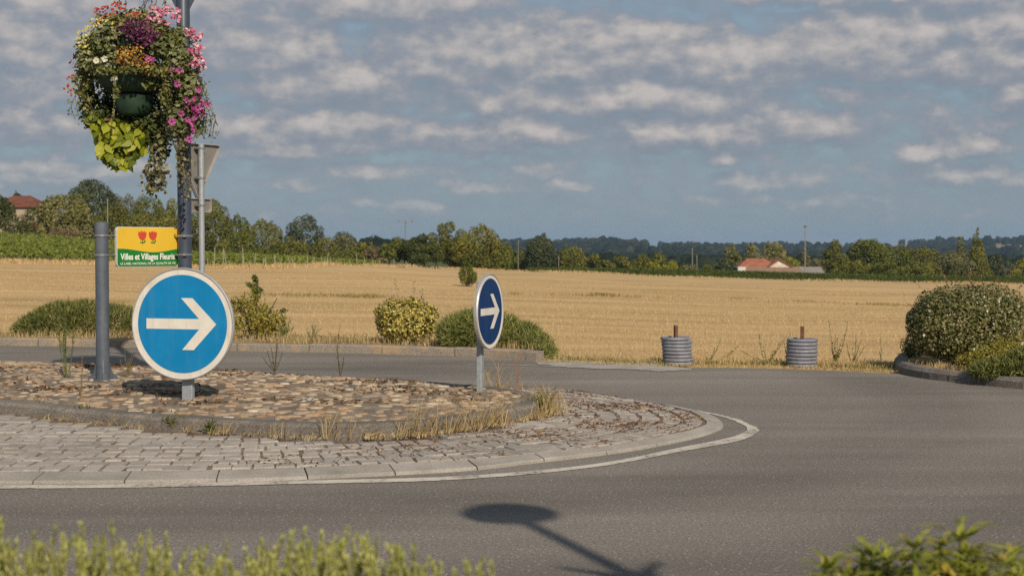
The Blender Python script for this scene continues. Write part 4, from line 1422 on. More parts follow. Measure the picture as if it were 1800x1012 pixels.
# loose yellowish shrub beside the bright blue sign
def f():
    lob = [(-.26, 0, .22, .24, .3, .22), (-.2, .05, .46, .12, .2, .14), (.14, 0, .24, .26, .3, .24), (.05, 0, .26, .26, .3, .26), (.25, .05, .14, .22, .3, .15), (-.05, 0, .45, .16, .2, .22), (.02, 0, .62, .09, .12, .16), (.32, 0, .26, .14, .2, .10), (-.28, 0, .50, .07, .1, .10)]
    Q = leaf_cloud(3600, lob, .042, .5, .45, 1.1, .1, -.02); return Q, rnd(Q)
def f2():
    lob = [(0.03, 0, .70, .035, .04, .16), (.02, 0, .82, .05, .05, .05), (-.06, 0, .74, .05, .05, .03), (.09, 0, .66, .05, .05, .03), (.40, 0, .38, .06, .06, .04)]
    Q = leaf_cloud(170, lob, .075, .4, .5, 1.1, .3); return Q, rnd(Q)
shrub('loose_shrub', 'loose yellow-green shrub with a tall leafy shoot beside the bright blue sign', 'bush', 446, 600, .09, [('foliage', f, M_yelshrub), ('shoot_foliage', f2, M_weed)], .55, yoff=.5)
# big rounded shrub on the right
def f():
    lob = [(0, 0, .42, .63, .60, .38), (-.3, -.05, .40, .36, .42, .34), (.35, 0, .40, .42, .5, .36), (-.1, -.05, .62, .48, .45, .24), (.2, 0, .62, .45, .45, .25), (0, -.02, .22, .60, .55, .2)]
    for _ in range(26):
        d_ = rdir(1)[0]; d_[2] = abs(d_[2]) * .9
        lob.append((d_[0] * .54, d_[1] * .48, .42 + d_[2] * .37, R.uniform(.05, .12), .1, R.uniform(.04, .09)))
    Q = leaf_cloud(21000, lob, .038, .52, .17, .8, .25, .03); return Q, rnd(Q)
def f2():
    st = []
    for (x0, z0, x1, z1) in ((-.38, .72, -.60, .98), (-.22, .78, -.30, 1.02), (.06, .82, .03, 1.04), (.12, .8, .20, 1.06), (.35, .8, .52, 1.0), (.5, .74, .64, .86), (-.05, .8, -.10, .98), (-.5, .5, -.68, .72), (.28, .8, .36, 1.05), (.02, .82, -.02, .98), (.45, .76, .48, 1.0), (-.3, .76, -.42, .94), (.15, .82, .10, .95), (-.15, .8, -.2, .93)):
        t = np.linspace(0, 1, 22)
        p = np.column_stack([x0 + (x1 - x0) * t, np.full(22, R.normal() * .1), z0 + (z1 - z0) * t]) + R.normal(size=(22, 3)) * .008
        st.append(diamonds(p, R.normal(size=(22, 3)) * .6 + np.array([x1 - x0, 0, z1 - z0]) * 3, rdir(22), .03, .011))
    return [(q, rnd(q)) for q in st]
shrub('rounded_shrub', 'big dense rounded grey-green shrub on the kerbed bed at the road corner', 'bush', 1699, 646, .09, [('foliage', f, M_ela), ('sprig_foliage', f2, M_weeddry)], .4, yoff=.55)
def f():
    lob = [(0, -.05, .16, .30, .3, .15), (.25, 0, .20, .3, .3, .18), (-.2, -.05, .10, .2, .25, .10)]
    Q = leaf_cloud(2600, lob, .032, .45, .3, 1.0, .2, .0); return Q, rnd(Q)
shrub('yellow_shrub', 'low yellowish shrub at the foot of the big rounded shrub', 'bush', 1748, 652, .09, [('foliage', f, M_yelshrub)], .15, yoff=.12)
def f():
    lob = [(-.12, 0, .05, .16, .25, .08), (.10, 0, .09, .24, .3, .10), (.35, 0, .14, .28, .3, .14), (.75, 0, .17, .35, .35, .17)]
    Q = spray_cloud(9000, lob, .07, .011, .5, .3, .22, -.02, .2); return Q, rnd(Q)
shrub('juniper_bush', 'bright green low juniper on the kerb edge in front of the big rounded shrub', 'bush', 1757, 665, .09, [('foliage', f, M_jun)], .15, yoff=.32)
def f():
    lob = [(0, 0, .12, .10, .2, .14), (.08, 0, .08, .1, .2, .1)]
    Q = leaf_cloud(700, lob, .04, .4, .4, 1.0, .2, .0); return Q, rnd(Q)
shrub('low_shrub', 'small dark green shrub tucked against the side of the big rounded shrub', 'bush', 1599, 638, .09, [('foliage', f, M_weed)], .1, yoff=.9)

# ---- weeds: stems with small leaves
def weed(label, px, base_y, z, stems, leaf_m, stem_m, leaf=.03, n=26, wid=.3, name='weed', yoff=0., t0=.15, cat='weed', up=.6):
    """stems: list of (dx_px, dy_px) tips relative to the base, in picture pixels turned to metres at the base's distance"""
    b_ = P(px, base_y, z); b_[1] += yoff; b_[0] = X(px, b_[1])
    k = b_[1] / F_
    root = thing(name, label, cat, b_)
    mb = MB(); qs = []
    for (dx, dy) in stems:
        ln = np.array([dx * k, R.normal() * .04, -dy * k])
        bend = np.array([R.normal() * .04, R.normal() * .03, 0]) * np.linalg.norm(ln)
        t = np.linspace(0, 1, 7)[:, None]
        pts = ln * t + bend * np.sin(t * PI) + np.array([0, 0, -.02]) * (1 - t)
        mb.tube(pts, list(np.linspace(.0042, .0016, 7)), 5)
        tt = R.uniform(t0, 1, n)[:, None]
        p = ln * tt + bend * np.sin(tt * PI)
        A = unit(R.normal(size=(n, 3)) * .8 + np.array([0, 0, up]))
        Ls = leaf * R.uniform(.5, 1.3, n) * (1.15 - .5 * tt[:, 0])
        qs.append(diamonds(p + A * (Ls * .5)[:, None], A, rdir(n), Ls, Ls * wid))
    Q = np.concatenate(qs)
    quads_obj('leaves', Q, R.random(len(Q)), leaf_m, root)
    mb.build('stem', stem_m, root)
    return root

weed('tall pale green feathery weed on the cobbles beside the thick grey post', 115, 662, .22, [(-5, -132), (4, -138), (-2, -120), (7, -105), (0, -125)], M_weed, M_stem_green, .045, 110, .14, up=1.6, t0=.28)
weed('thin brown dead weed on the cobbles between the grey post and the pale green weed', 139, 700, .18, [(0, -124), (3, -60)], M_weeddry, M_stem_dry, .02, 14, .3)
weed('green leafy weed rooted under the edge of the cobbled island below the label post', 136, 734, .09, [(-22, -16), (20, -18), (-8, -22), (10, -24), (-16, -8), (24, -10)], M_weed, M_stem_green, .06, 14, .28)
weed('small green tuft at the island kerb below the thick post, farthest from the blue sign', 60, 726, .09, [(-18, -14), (16, -16), (-6, -18), (8, -18)], M_weeddark, M_stem_green, .045, 16, .22)
weed('low dry weed on the cobbles just beside the foot of the thick post', 222, 660, .22, [(-14, -28), (10, -42), (22, -50), (2, -30), (-4, -46), (14, -22)], M_weed, M_stem_dry, .03, 22, .18)
weed('dark wispy weed on the far side of the cobbles by the bright blue sign', 482, 650, .20, [(-22, -24), (-6, -40), (8, -70), (14, -34), (-14, -34), (4, -52)], M_weeddark, M_stem, .022, 18, .35)
weed('slender dark weed standing alone on the cobbles in front of the yellowish bush', 597, 656, .19, [(0, -88), (-7, -48), (8, -30)], M_weeddark, M_stem, .026, 26, .35)
weed('pair of tall orange-brown dry stalks beside the dark blue sign', 907, 683, .16, [(-5, -62), (8, -66), (6, -48)], M_weeddry, flat_mat('orange_stalk', (.30, .13, .055), .9), .012, 30, .45)
weed('green tuft at the island kerb under the bright blue sign', 305, 752, .09, [(-22, -16), (-8, -24), (6, -26), (20, -18), (-14, -22), (14, -24), (0, -18)], M_weed, M_stem_dry, .05, 14, .16)
weed('bright green tuft at the island kerb just past the bright blue sign post', 368, 757, .09, [(-14, -12), (12, -16), (-4, -18), (18, -8), (4, -20)], M_weed, M_stem_green, .05, 16, .2)
weed('two-bladed green weed at the island kerb before the bright blue sign', 240, 745, .09, [(-4, -14), (16, -20), (6, -12)], M_weed, M_stem_green, .045, 10, .2)
weed('pointed green leaves of a clump behind the far kerb next to the loose shrub', 500, 599, .10, [(-14, -22), (-4, -32), (8, -34), (16, -20), (2, -26), (-9, -28)], M_weed, M_stem_green, .10, 12, .14, yoff=.3, t0=0., up=2.)
weed('second clump of pointed green leaves behind the far kerb, towards the variegated bush', 549, 602, .10, [(-10, -22), (-2, -28), (6, -26), (12, -18)], M_weed, M_stem_green, .09, 12, .14, yoff=.3, t0=0., up=2.)
# weeds along the field edge by the bollards
weed('leaning weed with dark seed heads beside the first pipe bollard', 1246, 640, 0., [(22, -46), (12, -28), (6, -14), (-5, -12)], M_weeddark, M_stem_green, .022, 22, .4, yoff=.15, t0=.35)
weed('short slanting weed in the gap between the two pipe bollards', 1278, 628, 0., [(22, -18), (10, -8)], M_weeddark, M_stem_green, .022, 18, .4, yoff=.3)
weed('spreading green weed just before the second pipe bollard', 1348, 642, 0., [(-12, -55), (-44, -24), (-16, -12), (12, -14), (-4, -30), (26, -40), (40, -58)], M_weeddark, M_stem_green, .028, 26, .4, yoff=.15)
weed('upright weed touching the second pipe bollard on its gap side', 1384, 642, 0., [(-6, -38), (6, -56), (-2, -24)], M_weeddark, M_stem_green, .026, 24, .4, yoff=.2)
weed('tall branching weed behind the second pipe bollard towards the shrub', 1469, 642, 0., [(-12, -78), (22, -76), (2, -46), (-6, -28), (8, -20), (-2, -52), (12, -42)], M_weeddark, M_stem_green, .030, 30, .4, yoff=.2)
weed('stand of thin weeds between the branching weed and the lone stalk', 1500, 642, 0., [(6, -52), (16, -42), (-2, -28), (22, -30), (-10, -38), (10, -20)], M_weeddark, M_stem_green, .024, 24, .4, yoff=.2)
weed('lone thin weed stalk in the field edge before the kerbed bed', 1550, 638, 0., [(0, -46), (-2, -14)], M_weeddark, M_stem_green, .022, 22, .4, yoff=.5)
weed('low weed spray at the road edge beside the kerbed bed', 1566, 648, 0., [(-14, -8), (14, -14), (6, -8)], M_weed, M_stem_green, .028, 14, .35, yoff=.1)

# tall dry grass at the nose of the cobbled island
b_ = P(963, 722, .085)
root = thing('grass_tuft', 'tall straw-coloured grass tuft at the nose of the cobbled island', 'grass tuft', b_)
n = 230
p = np.column_stack([R.normal(size=n) * .06, R.normal(size=n) * .10, np.full(n, -.01)])
Q = blades(p, R.uniform(.06, .26, n), .005 * R.uniform(.6, 1.3, n), R.normal(size=(n, 2)) * .35 + np.array([.12, 0]))
quads_obj('dry_leaves', Q, R.random(len(Q)) * .9, m_dry, root)
n = 130
p = np.column_stack([-.04 + R.normal(size=n) * .035, R.normal(size=n) * .05, np.full(n, -.01)])
Q = blades(p, R.uniform(.06, .2, n), .007 * R.uniform(.6, 1.3, n), R.normal(size=(n, 2)) * .25)
quads_obj('green_leaves', Q, R.random(len(Q)), m_green_grass, root)

# dry grass fringe along the far kerb, field edge and the right bed
def fringe(n, pts, wd, h, w_, z=0., bend=.3):
    pts = resample(np.asarray(pts), step=.03)
    k = R.integers(0, len(pts), n)
    cl = R.choice(len(pts), max(5, n // 40)); k = np.where(R.random(n) < .5, np.clip(cl[R.integers(0, len(cl), n)] + R.normal(size=n).astype(int) * 3, 0, len(pts) - 1), k)
    p = pts[k] + np.column_stack([R.normal(size=n) * .06, np.abs(R.normal(size=n)) * wd])
    return blades(np.column_stack([p, np.full(n, z)]), h * R.uniform(.3, 1.3, n), w_ * R.uniform(.6, 1.3, n), R.normal(size=(n, 2)) * bend)
e_ = np.array(edge) + np.array([0, .03])
Q1 = fringe(3400, e_ + np.array([0, .40]), .35, .06, .007)
Q2 = fringe(4200, offset_curve(far_line, .22), .55, .13, .008, .08)
Q3 = fringe(500, [kb_right[0] + np.array([.3, .25]), kb_right[3] + np.array([0, .35]), kb_right[4] + np.array([0, .3])], .22, .06, .007, .085)
Q4 = fringe(900, offset_curve(far_line, .02), .03, .05, .008, .0)
Q5 = fringe(2600, e_ + np.array([0, .03]), .16, .03, .008)
Q = np.concatenate([Q1, Q2, Q3, Q4, Q5])
tag(quads_obj('dry_grass', Q, R.random(len(Q)), m_dry), kind='stuff')
Q1 = fringe(1300, e_ + np.array([0, .36]), .2, .045, .008); Q2 = fringe(500, offset_curve(far_line, .3), .4, .12, .008, .08)
Q = np.concatenate([Q1, Q2]); tag(quads_obj('green_grass', Q, R.random(len(Q)), m_green_grass), kind='stuff')

# ------------------------------------------------------------------ stubble standing in the near field
n = 80000
u_ = R.random(n)
y = 15.9 + (95 - 15.9) * u_ ** 2.6
rowsp = .19
x = R.uniform(-.40, .40, n) * y
y2_ = np.round(y / rowsp) * rowsp + R.normal(size=n) * .03
# keep off the road, kerbs and beds
ok = np.ones(n, bool)
fl = far_line; 
ymin = np.interp(x, np.r_[fl[:, 0], [e[0] for e in edge]], np.r_[fl[:, 1] + 2.2, [e[1] + .40 for e in edge]])
ymin = np.where(x > kb_right[0][0] + .15, 18.2, ymin)
ok = y2_ > ymin
x, y2_ = x[ok], y2_[ok]
n = len(x)
p = np.column_stack([x, y2_, terr(x, y2_) - .005])
h = R.uniform(.02, .085, n) * (1 + .25 * np.sin(y2_ * .9) * np.sin(x * .25))
wd = .005 * (1 + (y2_ - 16) / 18)
Q = blades(p, h, wd, R.normal(size=(n, 2)) * .45)
m_stub = leaf_mat('straw', [(0, (.36, .245, .11)), (.4, (.51, .355, .17)), (.8, (.60, .435, .215)), (1, (.66, .50, .27))], .25, .65, .25)
tag(quads_obj('stubble', Q, R.random(len(Q)), m_stub), kind='stuff')

# ------------------------------------------------------------------ foreground: rosemary and a narrow-leaved bush
M_ros = leaf_mat('rosemary_needles', [(0, (.22, .25, .055)), (.4, (.39, .41, .11)), (.8, (.53, .53, .18)), (1, (.62, .60, .27))], .35, .5)
tips = [(2,912),(28,952),(60,938),(98,928),(110,940),(142,919),(168,945),(194,920),(212,950),(236,962),(264,936),(292,938),(330,962),(342,972),(366,954),(402,954),(430,964),(460,950),(478,964),(497,946),(515,938),(535,934),(545,950),(565,938),(590,946),(612,930),(625,938),(648,934),(662,950),(680,958),(705,966),(727,958),(755,980),(774,990),(820,990),(850,980),(840,1002),(640,955),(580,960),(380,985),(300,975),(180,968),(75,962),(15,965),(445,985),(520,965),(690,985),(735,995),(800,1006)]
tips += [(t[0] + R.normal() * 22, t[1] + R.uniform(8, 60)) for t in tips for _ in range(4)]
tips += [(R.uniform(-420, 0), R.uniform(915, 1010)) for _ in range(90)]
Yr = 2.55
root = thing('rosemary_bush', 'blurred bright green rosemary bush on the near verge, cut off by the picture', 'bush', (X(330, Yr), Yr, .0))
o_ = np.array([X(330, Yr), Yr, 0])
mb = MB(); qs = []
for (tx, ty) in tips:
    Y = Yr + R.normal() * .13
    top = D(tx, ty, Y) - o_
    lean = np.array([R.normal() * .05, R.normal() * .05, 0])
    L = R.uniform(.22, .36)
    bot = top - np.array([0, 0, L]) - lean
    root_p = np.array([bot[0] * .72, bot[1] * .5, -.02])
    mb.tube([root_p, (root_p * .4 + bot * .6) + np.array([0, 0, -.03]), bot, top], [.007, .005, .003, .0012], 5)
    n = 190
    t = R.random(n) ** .8
    ax = top - bot
    p = bot + ax * t[:, None]
    az_ = R.uniform(0, 2 * PI, n)
    A = unit(np.column_stack([np.cos(az_), np.sin(az_), np.full(n, .9) + t * 1.1]))
    Ls = R.uniform(.014, .026, n) * (1.1 - .55 * t)
    qs.append(diamonds(p + A * (Ls * .5)[:, None], A, rdir(n), Ls, .0046))
Q = np.concatenate(qs)
quads_obj('needles', Q, R.random(len(Q)), M_ros, root)
mb.build('stem', M_stem, root)

M_nar = leaf_mat('narrow_leaves', [(0, (.10, .12, .014)), (.4, (.22, .25, .028)), (.8, (.36, .36, .05)), (.97, (.40, .30, .06)), (1, (.42, .20, .05))], .35, .45)
Yn = 2.9
root = thing('narrow_leaved_bush', 'blurred bush with whorls of narrow yellow-green leaves in the near corner', 'bush', (X(1650, Yn), Yn, 0))
o_ = np.array([X(1650, Yn), Yn, 0])
mb = MB(); qs = []
heads = [(1688, 908, 1.1), (1535, 943, 1.0), (1607, 932, .8), (1760, 955, 1.0), (1780, 950, .7), (1640, 962, .7), (1478, 998, 1.0), (1570, 985, .9), (1720, 985, .9), (1668, 968, .9), (1700, 945, .9), (1745, 1000, .9), (1625, 1000, .9), (1680, 1000, .9), (1520, 1005, .9), (1800, 985, 1.), (1840, 960, 1.), (1590, 965, .6), (1655, 940, .5), (1900, 985, 1.), (1790, 1010, 1.), (1600, 1015, 1.), (1550, 1020, 1.), (1705, 1022, 1.), (1650, 1022, 1.), (1500, 1030, 1.)]
heads += [(1458, 1000, .9), (1500, 975, 1.0), (1520, 960, .9), (1560, 955, .8)]
heads += [(R.uniform(1450, 1830), R.uniform(965, 1030), .9) for _ in range(16)]
for (tx, ty, s_) in heads:
    Y = Yn + R.normal() * .10
    top = D(tx, ty + 38 * s_, Y) - o_
    bot = np.array([top[0] * .7, top[1] * .6, -.02])
    mid_ = bot * .4 + top * .6 + np.array([R.normal() * .01, 0, 0])
    mb.tube([bot, mid_, top], [.008, .006, .003], 6)
    for lev in range(5):
        n = 13 - lev
        c_ = top - np.array([0, 0, .030 * lev * s_])
        az_ = np.linspace(0, 2 * PI, n, endpoint=False) + R.uniform(0, 6) + R.normal(size=n) * .2
        upz = .75 - .40 * lev + R.normal(size=n) * .2
        A = unit(np.column_stack([np.cos(az_), np.sin(az_), upz]))
        Ls = R.uniform(.075, .125, n) * s_ * (.75 + .12 * lev)
        A2 = unit(A + np.array([0, 0, -.55]))
        p1 = c_ + A * (Ls * .3)[:, None]
        q = diamonds(p1 + 0, A, np.cross(A, np.array([0, 0, 1.])) * .3 + np.array([0, 0, 1.]), Ls * .7, .013)
        p2 = c_ + A * (Ls * .55)[:, None] + A2 * (Ls * .22)[:, None]
        q2 = diamonds(p2, A2, np.array([0, 0, 1.]) + rdir(n) * .2, Ls * .6, .012)
        qs += [q, q2]
Q = np.concatenate(qs)
quads_obj('leaves', Q, R.random(len(Q)), M_nar, root)
mb.build('stem', M_stem_green, root)
# ------------------------------------------------------------------ flower planter hung on the lamp post
Yb = 12.36
kb = Yb / F_
B0 = D(235, 203, Yb)
root = thing('flower_planter', 'tiered green hanging planter overflowing with pink, purple and orange flowers and lime vines', 'flower planter', B0)
def L_(px, py, dy=0.0):
    """picture position to planter frame"""
    q = D(px, py, Yb + dy) - B0
    q[1] = dy
    return q
m_pot = flat_mat('green_planter', (.014, .036, .020), .62, .35, var=.45, nscale=6)
m_pot_b = flat_mat('planter_underside', (.06, .045, .035), .8, .2)
zc = L_(235, 203)[2]
def zz(py): return L_(235, py)[2]
def rr(w_): return w_ / 2 * kb
mb = MB(); mb.lathe([(0, zz(205)), (rr(44), zz(204)), (rr(56), zz(200)), (rr(64), zz(184)), (rr(66), zz(170)), (rr(66), zz(168)), (rr(40), zz(166))], 40); mb.build('lower_basin', m_pot, root, smooth=True, auto=45)
mb = MB(); mb.lathe([(rr(50), zz(167)), (rr(86), zz(163)), (rr(112), zz(152)), (rr(124), zz(134)), (rr(126), zz(124)), (rr(132), zz(124)), (rr(132), zz(120)), (rr(122), zz(120)), (rr(120), zz(128)), (0, zz(130))], 44); mb.build('bowl', m_pot, root, smooth=True, auto=45)
mb = MB(); mb.lathe([(rr(34), zz(126)), (rr(46), zz(100)), (rr(58), zz(78)), (rr(62), zz(66)), (rr(56), zz(64)), (0, zz(68))], 36); mb.build('upper_pot', m_pot, root, smooth=True, auto=45)
# hanger and bracket to the post
dx = lamp_xy[0] - B0[0]; dy = lamp_xy[1] - B0[1]
for py in (72, 150):
    mb = MB(); mb.tube([(rr(50), .02, zz(py)), (dx * .6, dy * .6, zz(py)), (dx - .04, dy - .05, zz(py))], .014, 8); mb.build('hanger', m_dark, root)
mb = MB()
for k in range(3):
    a = 2 * PI * k / 3 + .5
    mb.tube([(rr(60) * math.cos(a), rr(60) * math.sin(a), zz(68)), (dx - .22 + .01 * math.cos(a), dy + .01 * math.sin(a), 3.70 - B0[2])], .004, 6)
mb.build('chain', m_dark, root)

fol_a = leaf_mat('planter_leaves_mid', [(0, (.065, .078, .016)), (.5, (.155, .165, .038)), (1, (.29, .27, .09))], .25, .5)
fol_b = leaf_mat('planter_leaves_pale', [(0, (.085, .105, .035)), (.5, (.17, .19, .075)), (1, (.28, .28, .13))], .25, .5)
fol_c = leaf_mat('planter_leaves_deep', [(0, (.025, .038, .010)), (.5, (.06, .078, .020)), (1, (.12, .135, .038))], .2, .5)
lime = leaf_mat('lime_leaves', [(0, (.07, .10, .006)), (.3, (.17, .205, .010)), (.65, (.30, .33, .020)), (1, (.42, .42, .05))], .35, .45)
ivy = leaf_mat('ivy_leaves', [(0, (.05, .055, .02)), (.5, (.13, .125, .05)), (1, (.27, .24, .13))], .2, .5)
def petal(name, stops): return leaf_mat(name, stops, .25, .6, .2)
f_pink = petal('pink_petals', [(0, (.42, .06, .16)), (.4, (.58, .17, .28)), (.75, (.68, .38, .42)), (1, (.74, .58, .56))])
f_mag = petal('magenta_petals', [(0, (.24, .015, .12)), (.5, (.38, .05, .24)), (1, (.52, .24, .42))])
f_pur = petal('purple_petals', [(0, (.05, .010, .035)), (.5, (.12, .022, .075)), (1, (.24, .08, .16))])
f_ora = petal('orange_petals', [(0, (.26, .10, .01)), (.5, (.46, .23, .03)), (1, (.58, .36, .07))])
f_yel = petal('yellow_petals', [(0, (.45, .33, .03)), (.5, (.62, .52, .08)), (1, (.70, .64, .25))])
f_red = petal('red_petals', [(0, (.24, .02, .012)), (.5, (.40, .06, .035)), (1, (.50, .17, .10))])
f_whi = petal('white_petals', [(0, (.60, .58, .42)), (1, (.75, .73, .62))])

def lobes_of(lst):
    out_ = []
    for (px, py, rx, ry, dyy) in lst:
        q = L_(px, py, dyy)
        out_.append((q[0], q[1], q[2], rx * kb, (rx * .5 + ry * .5) * kb * .85, ry * kb))
    return out_
def clump(name, lst, n, size, mt, aspect=.65, shell=.4, jitter=1.0):
    Q = leaf_cloud(n, lobes_of(lst), size, aspect, shell, jitter, .25, inner=.5)
    return quads_obj(name, Q, R.random(len(Q)), mt, root)

# masses of leaves: back hemisphere, sides, top; the front of the bowls stays open
clump('foliage', [(160, 95, 32, 42, .0), (200, 45, 36, 28, .0), (250, 35, 42, 22, .05), (305, 75, 38, 34, .0), (325, 110, 30, 32, .0), (150, 140, 24, 34, .05), (330, 150, 30, 34, .0), (240, 90, 90, 60, .32), (240, 150, 85, 40, .35), (335, 190, 24, 38, .0), (150, 175, 14, 30, .05), (300, 125, 22, 24, -.18), (280, 60, 30, 22, -.08)], 6800, .042, fol_a)
clump('rim_foliage', [(190, 124, 26, 9, -.34), (230, 122, 26, 8, -.38), (275, 124, 22, 12, -.34), (205, 160, 8, 14, -.36), (262, 150, 16, 8, -.36), (290, 165, 12, 22, -.30)], 420, .036, fol_a)
clump('pale_foliage', [(185, 68, 28, 30, -.14), (160, 108, 26, 22, -.12), (205, 110, 26, 18, -.22), (285, 82, 24, 22, -.16), (310, 104, 28, 26, -.14), (335, 165, 22, 36, -.1), (320, 205, 20, 40, -.08), (180, 120, 24, 12, -.2), (305, 215, 12, 40, -.08), (345, 215, 14, 28, -.06)], 2900, .046, fol_b)
clump('shaded_foliage', [(270, 225, 30, 36, .15), (160, 195, 18, 40, .1), (235, 225, 60, 24, .18), (300, 190, 24, 36, .15), (185, 185, 26, 22, .2), (285, 255, 16, 30, .1), (240, 180, 60, 24, .3), (262, 215, 40, 22, .02), (270, 240, 24, 30, .04), (205, 212, 40, 14, .06), (180, 205, 22, 22, .02)], 3800, .046, fol_c)  # shade under and behind the bowls is put into this darker leaf colour
clump('russet_foliage', [(232, 112, 36, 22, -.26), (262, 122, 22, 16, -.24)], 600, .034, leaf_mat('russet_leaves', [(0, (.10, .04, .02)), (.5, (.18, .085, .03)), (1, (.17, .15, .04))], .2, .6), .5)

def flowers(name, pts, spread, nper, size, mt, dyy=-.25, aspect=.9):
    """clusters of petals facing the viewer"""
    for (px, py) in pts:
        c_ = L_(px, py, dyy + R.normal() * .03)
        sp_ = np.array(spread if hasattr(spread, '__len__') else (spread, spread)) * kb
        th_ = R.uniform(0, 2 * PI, nper); r_ = np.sqrt(R.random(nper)) * .85
        p = c_ + np.column_stack([r_ * np.cos(th_) * sp_[0], R.normal(size=nper) * .012 - .01, r_ * np.sin(th_) * sp_[1]])
        Nn = unit(R.normal(size=(nper, 3)) * .6 + np.array([.1, -1, .35]))
        A = unit(np.cross(Nn, rdir(nper)))
        Q = diamonds(p, A, Nn, size * R.uniform(.7, 1.3, nper), size * aspect * R.uniform(.7, 1.2, nper))
        quads_obj(name, Q, R.random(nper), mt, root)
def trumpets(name, pts, r_px, mt, dyy=-.22):
    """petunias: five-lobed open trumpets, each one a flower"""
    for (px, py) in pts:
        c_ = L_(px, py, dyy + R.normal() * .03)
        d = unit(np.array([R.normal() * .35 + .1, -1, R.normal() * .3 + .15]))
        u_ = unit(np.cross(d, np.array([0, 0, 1.]))); v_ = np.cross(u_, d)
        r = r_px * kb * R.uniform(.85, 1.15)
        mb = MB(); m = 20; ring = []
        for k in range(m):
            a = 2 * PI * k / m
            q = r * (1 + .12 * math.cos(5 * a))
            ring.append(c_ + (u_ * math.cos(a) + v_ * math.sin(a)) * q + d * .006 * math.cos(5 * a))
        inn = [c_ + (u_ * math.cos(2*PI*k/m) + v_ * math.sin(2*PI*k/m)) * r * .3 - d * r * .25 for k in range(m)]
        vs = ring + inn + [c_ - d * r * .8]
        for k in range(m):
            mb.add([vs[k], vs[(k+1) % m], vs[m + (k+1) % m], vs[m + k]], [(0, 1, 2, 3)], .45 + .3 * ((k // 2) % 2))
            mb.add([vs[m + k], vs[m + (k+1) % m], vs[2*m]], [(0, 1, 2)], .1)
        mb.build(name, mt, root)
flowers('red_geranium_blossoms', [(174, 20), (184, 14), (192, 28), (205, 10), (214, 12), (230, 26), (178, 34), (243, 28), (200, 22)], (9, 7), 11, .028, f_red, -.05)
flowers('red_geranium_blossoms', [(117, 152), (127, 164), (123, 136), (133, 134), (128, 112), (160, 94), (196, 215), (134, 98)], (8, 7), 6, .026, f_red, -.05)
flowers('pink_geranium_blossoms', [(272, 16), (283, 20), (272, 36), (284, 34), (292, 44), (309, 22), (311, 32), (296, 18), (265, 33)], (11, 8), 15, .032, f_pink, -.05)
flowers('pink_geranium_blossoms', [(333, 56), (344, 62), (338, 64), (347, 66), (345, 84), (340, 92), (350, 88), (346, 100), (351, 108), (342, 112), (352, 118), (336, 98)], (12, 9), 15, .034, f_pink, -.10)
flowers('purple_verbena_blossoms', [(222, 46), (232, 54), (245, 50), (256, 56), (265, 50), (240, 64), (252, 66), (262, 70), (228, 60), (268, 62), (215, 52), (258, 76), (236, 44)], (19, 13), 26, .026, f_pur, -.22)
flowers('orange_bidens_blossoms', [(212, 92), (222, 98), (230, 92), (240, 98), (246, 106), (228, 112), (236, 118), (250, 118), (218, 106), (254, 110), (244, 92), (260, 120), (224, 86)], (14, 11), 15, .021, f_ora, -.32)
flowers('yellow_calibrachoa_blossoms', [(143, 66), (150, 58), (158, 50), (163, 44), (170, 40), (146, 76), (160, 62), (152, 70), (178, 42), (190, 38), (150, 86)], (13, 10), 9, .025, f_yel, -.14)
trumpets('magenta_petunia', [(289, 153), (328, 176), (342, 174), (318, 200), (329, 210), (303, 124), (319, 112), (337, 214), (348, 190), (365, 184), (344, 206), (312, 148), (302, 214), (333, 245), (350, 160)], 5.5, f_mag, -.22)
flowers('magenta_petunia_blossoms', [(346, 158), (352, 176), (346, 196), (308, 136), (340, 228), (335, 188), (354, 200), (357, 183)], (9, 9), 9, .032, f_mag, -.14)
trumpets('magenta_petunia', [(261, 104), (268, 106), (315, 124)], 6, f_mag, -.3)
trumpets('white_petunia', [(169, 107), (191, 116), (201, 137), (184, 104)], 5, f_whi, -.30)
flowers('white_petunia_blossoms', [(201, 140)], (6, 6), 8, .028, f_whi, -.32)

# lime sweet-potato vine: big heart-shaped leaves hanging below
qs = []
lob = lobes_of([(195, 235, 34, 26, -.05), (215, 260, 38, 26, -.05), (210, 285, 30, 18, -.05), (185, 255, 18, 30, -.02), (245, 250, 14, 26, -.02), (160, 208, 8, 10, -.05)])
p, nn = lobe_points(320, lob, .5, .2)
p[:, 1] = np.where(p[:, 1] > .08, p[:, 1] * .5, p[:, 1])
Nn = unit(nn * .6 + np.array([.15, -.65, .40]) + rdir(len(p)) * .75)
A = unit(np.column_stack([R.normal(size=len(p)) * .5, R.normal(size=len(p)) * .35 - .2, np.full(len(p), -1.)]))
L = R.uniform(.042, .105, len(p))
B = unit(np.cross(Nn, A)); Nn2 = unit(np.cross(A, B))
fold = R.uniform(.05, .35, len(p))[:, None]; curl = R.uniform(.0, .45, len(p))[:, None]
OUT = [(-.30, 0), (-.42, .10), (-.47, .22), (-.43, .36), (-.30, .46), (-.10, .48), (.10, .40), (.28, .26), (.44, .11), (.60, 0)]
def side(sg):
    c_ = []
    for a_, b_ in OUT:
        c_.append(p + A * (L * a_)[:, None] + B * (L * b_ * sg)[:, None] - Nn2 * (L[:, None] * (fold * abs(b_) * 1.2 + curl * max(a_, 0) ** 2)))
    return np.stack(c_, 1)
tl = R.random(len(p))
vo = quads_obj('lime_vine', np.concatenate([side(1), side(-1)[:, ::-1]]), np.concatenate([tl, np.clip(tl + R.normal(size=len(p)) * .08, 0, 1)]), lime, root)
lob2 = lobes_of([(215, 225, 40, 20, .08), (205, 260, 34, 34, .08)])
Q = leaf_cloud(500, lob2, .07, .7, .4, .9, .1, inner=.3)
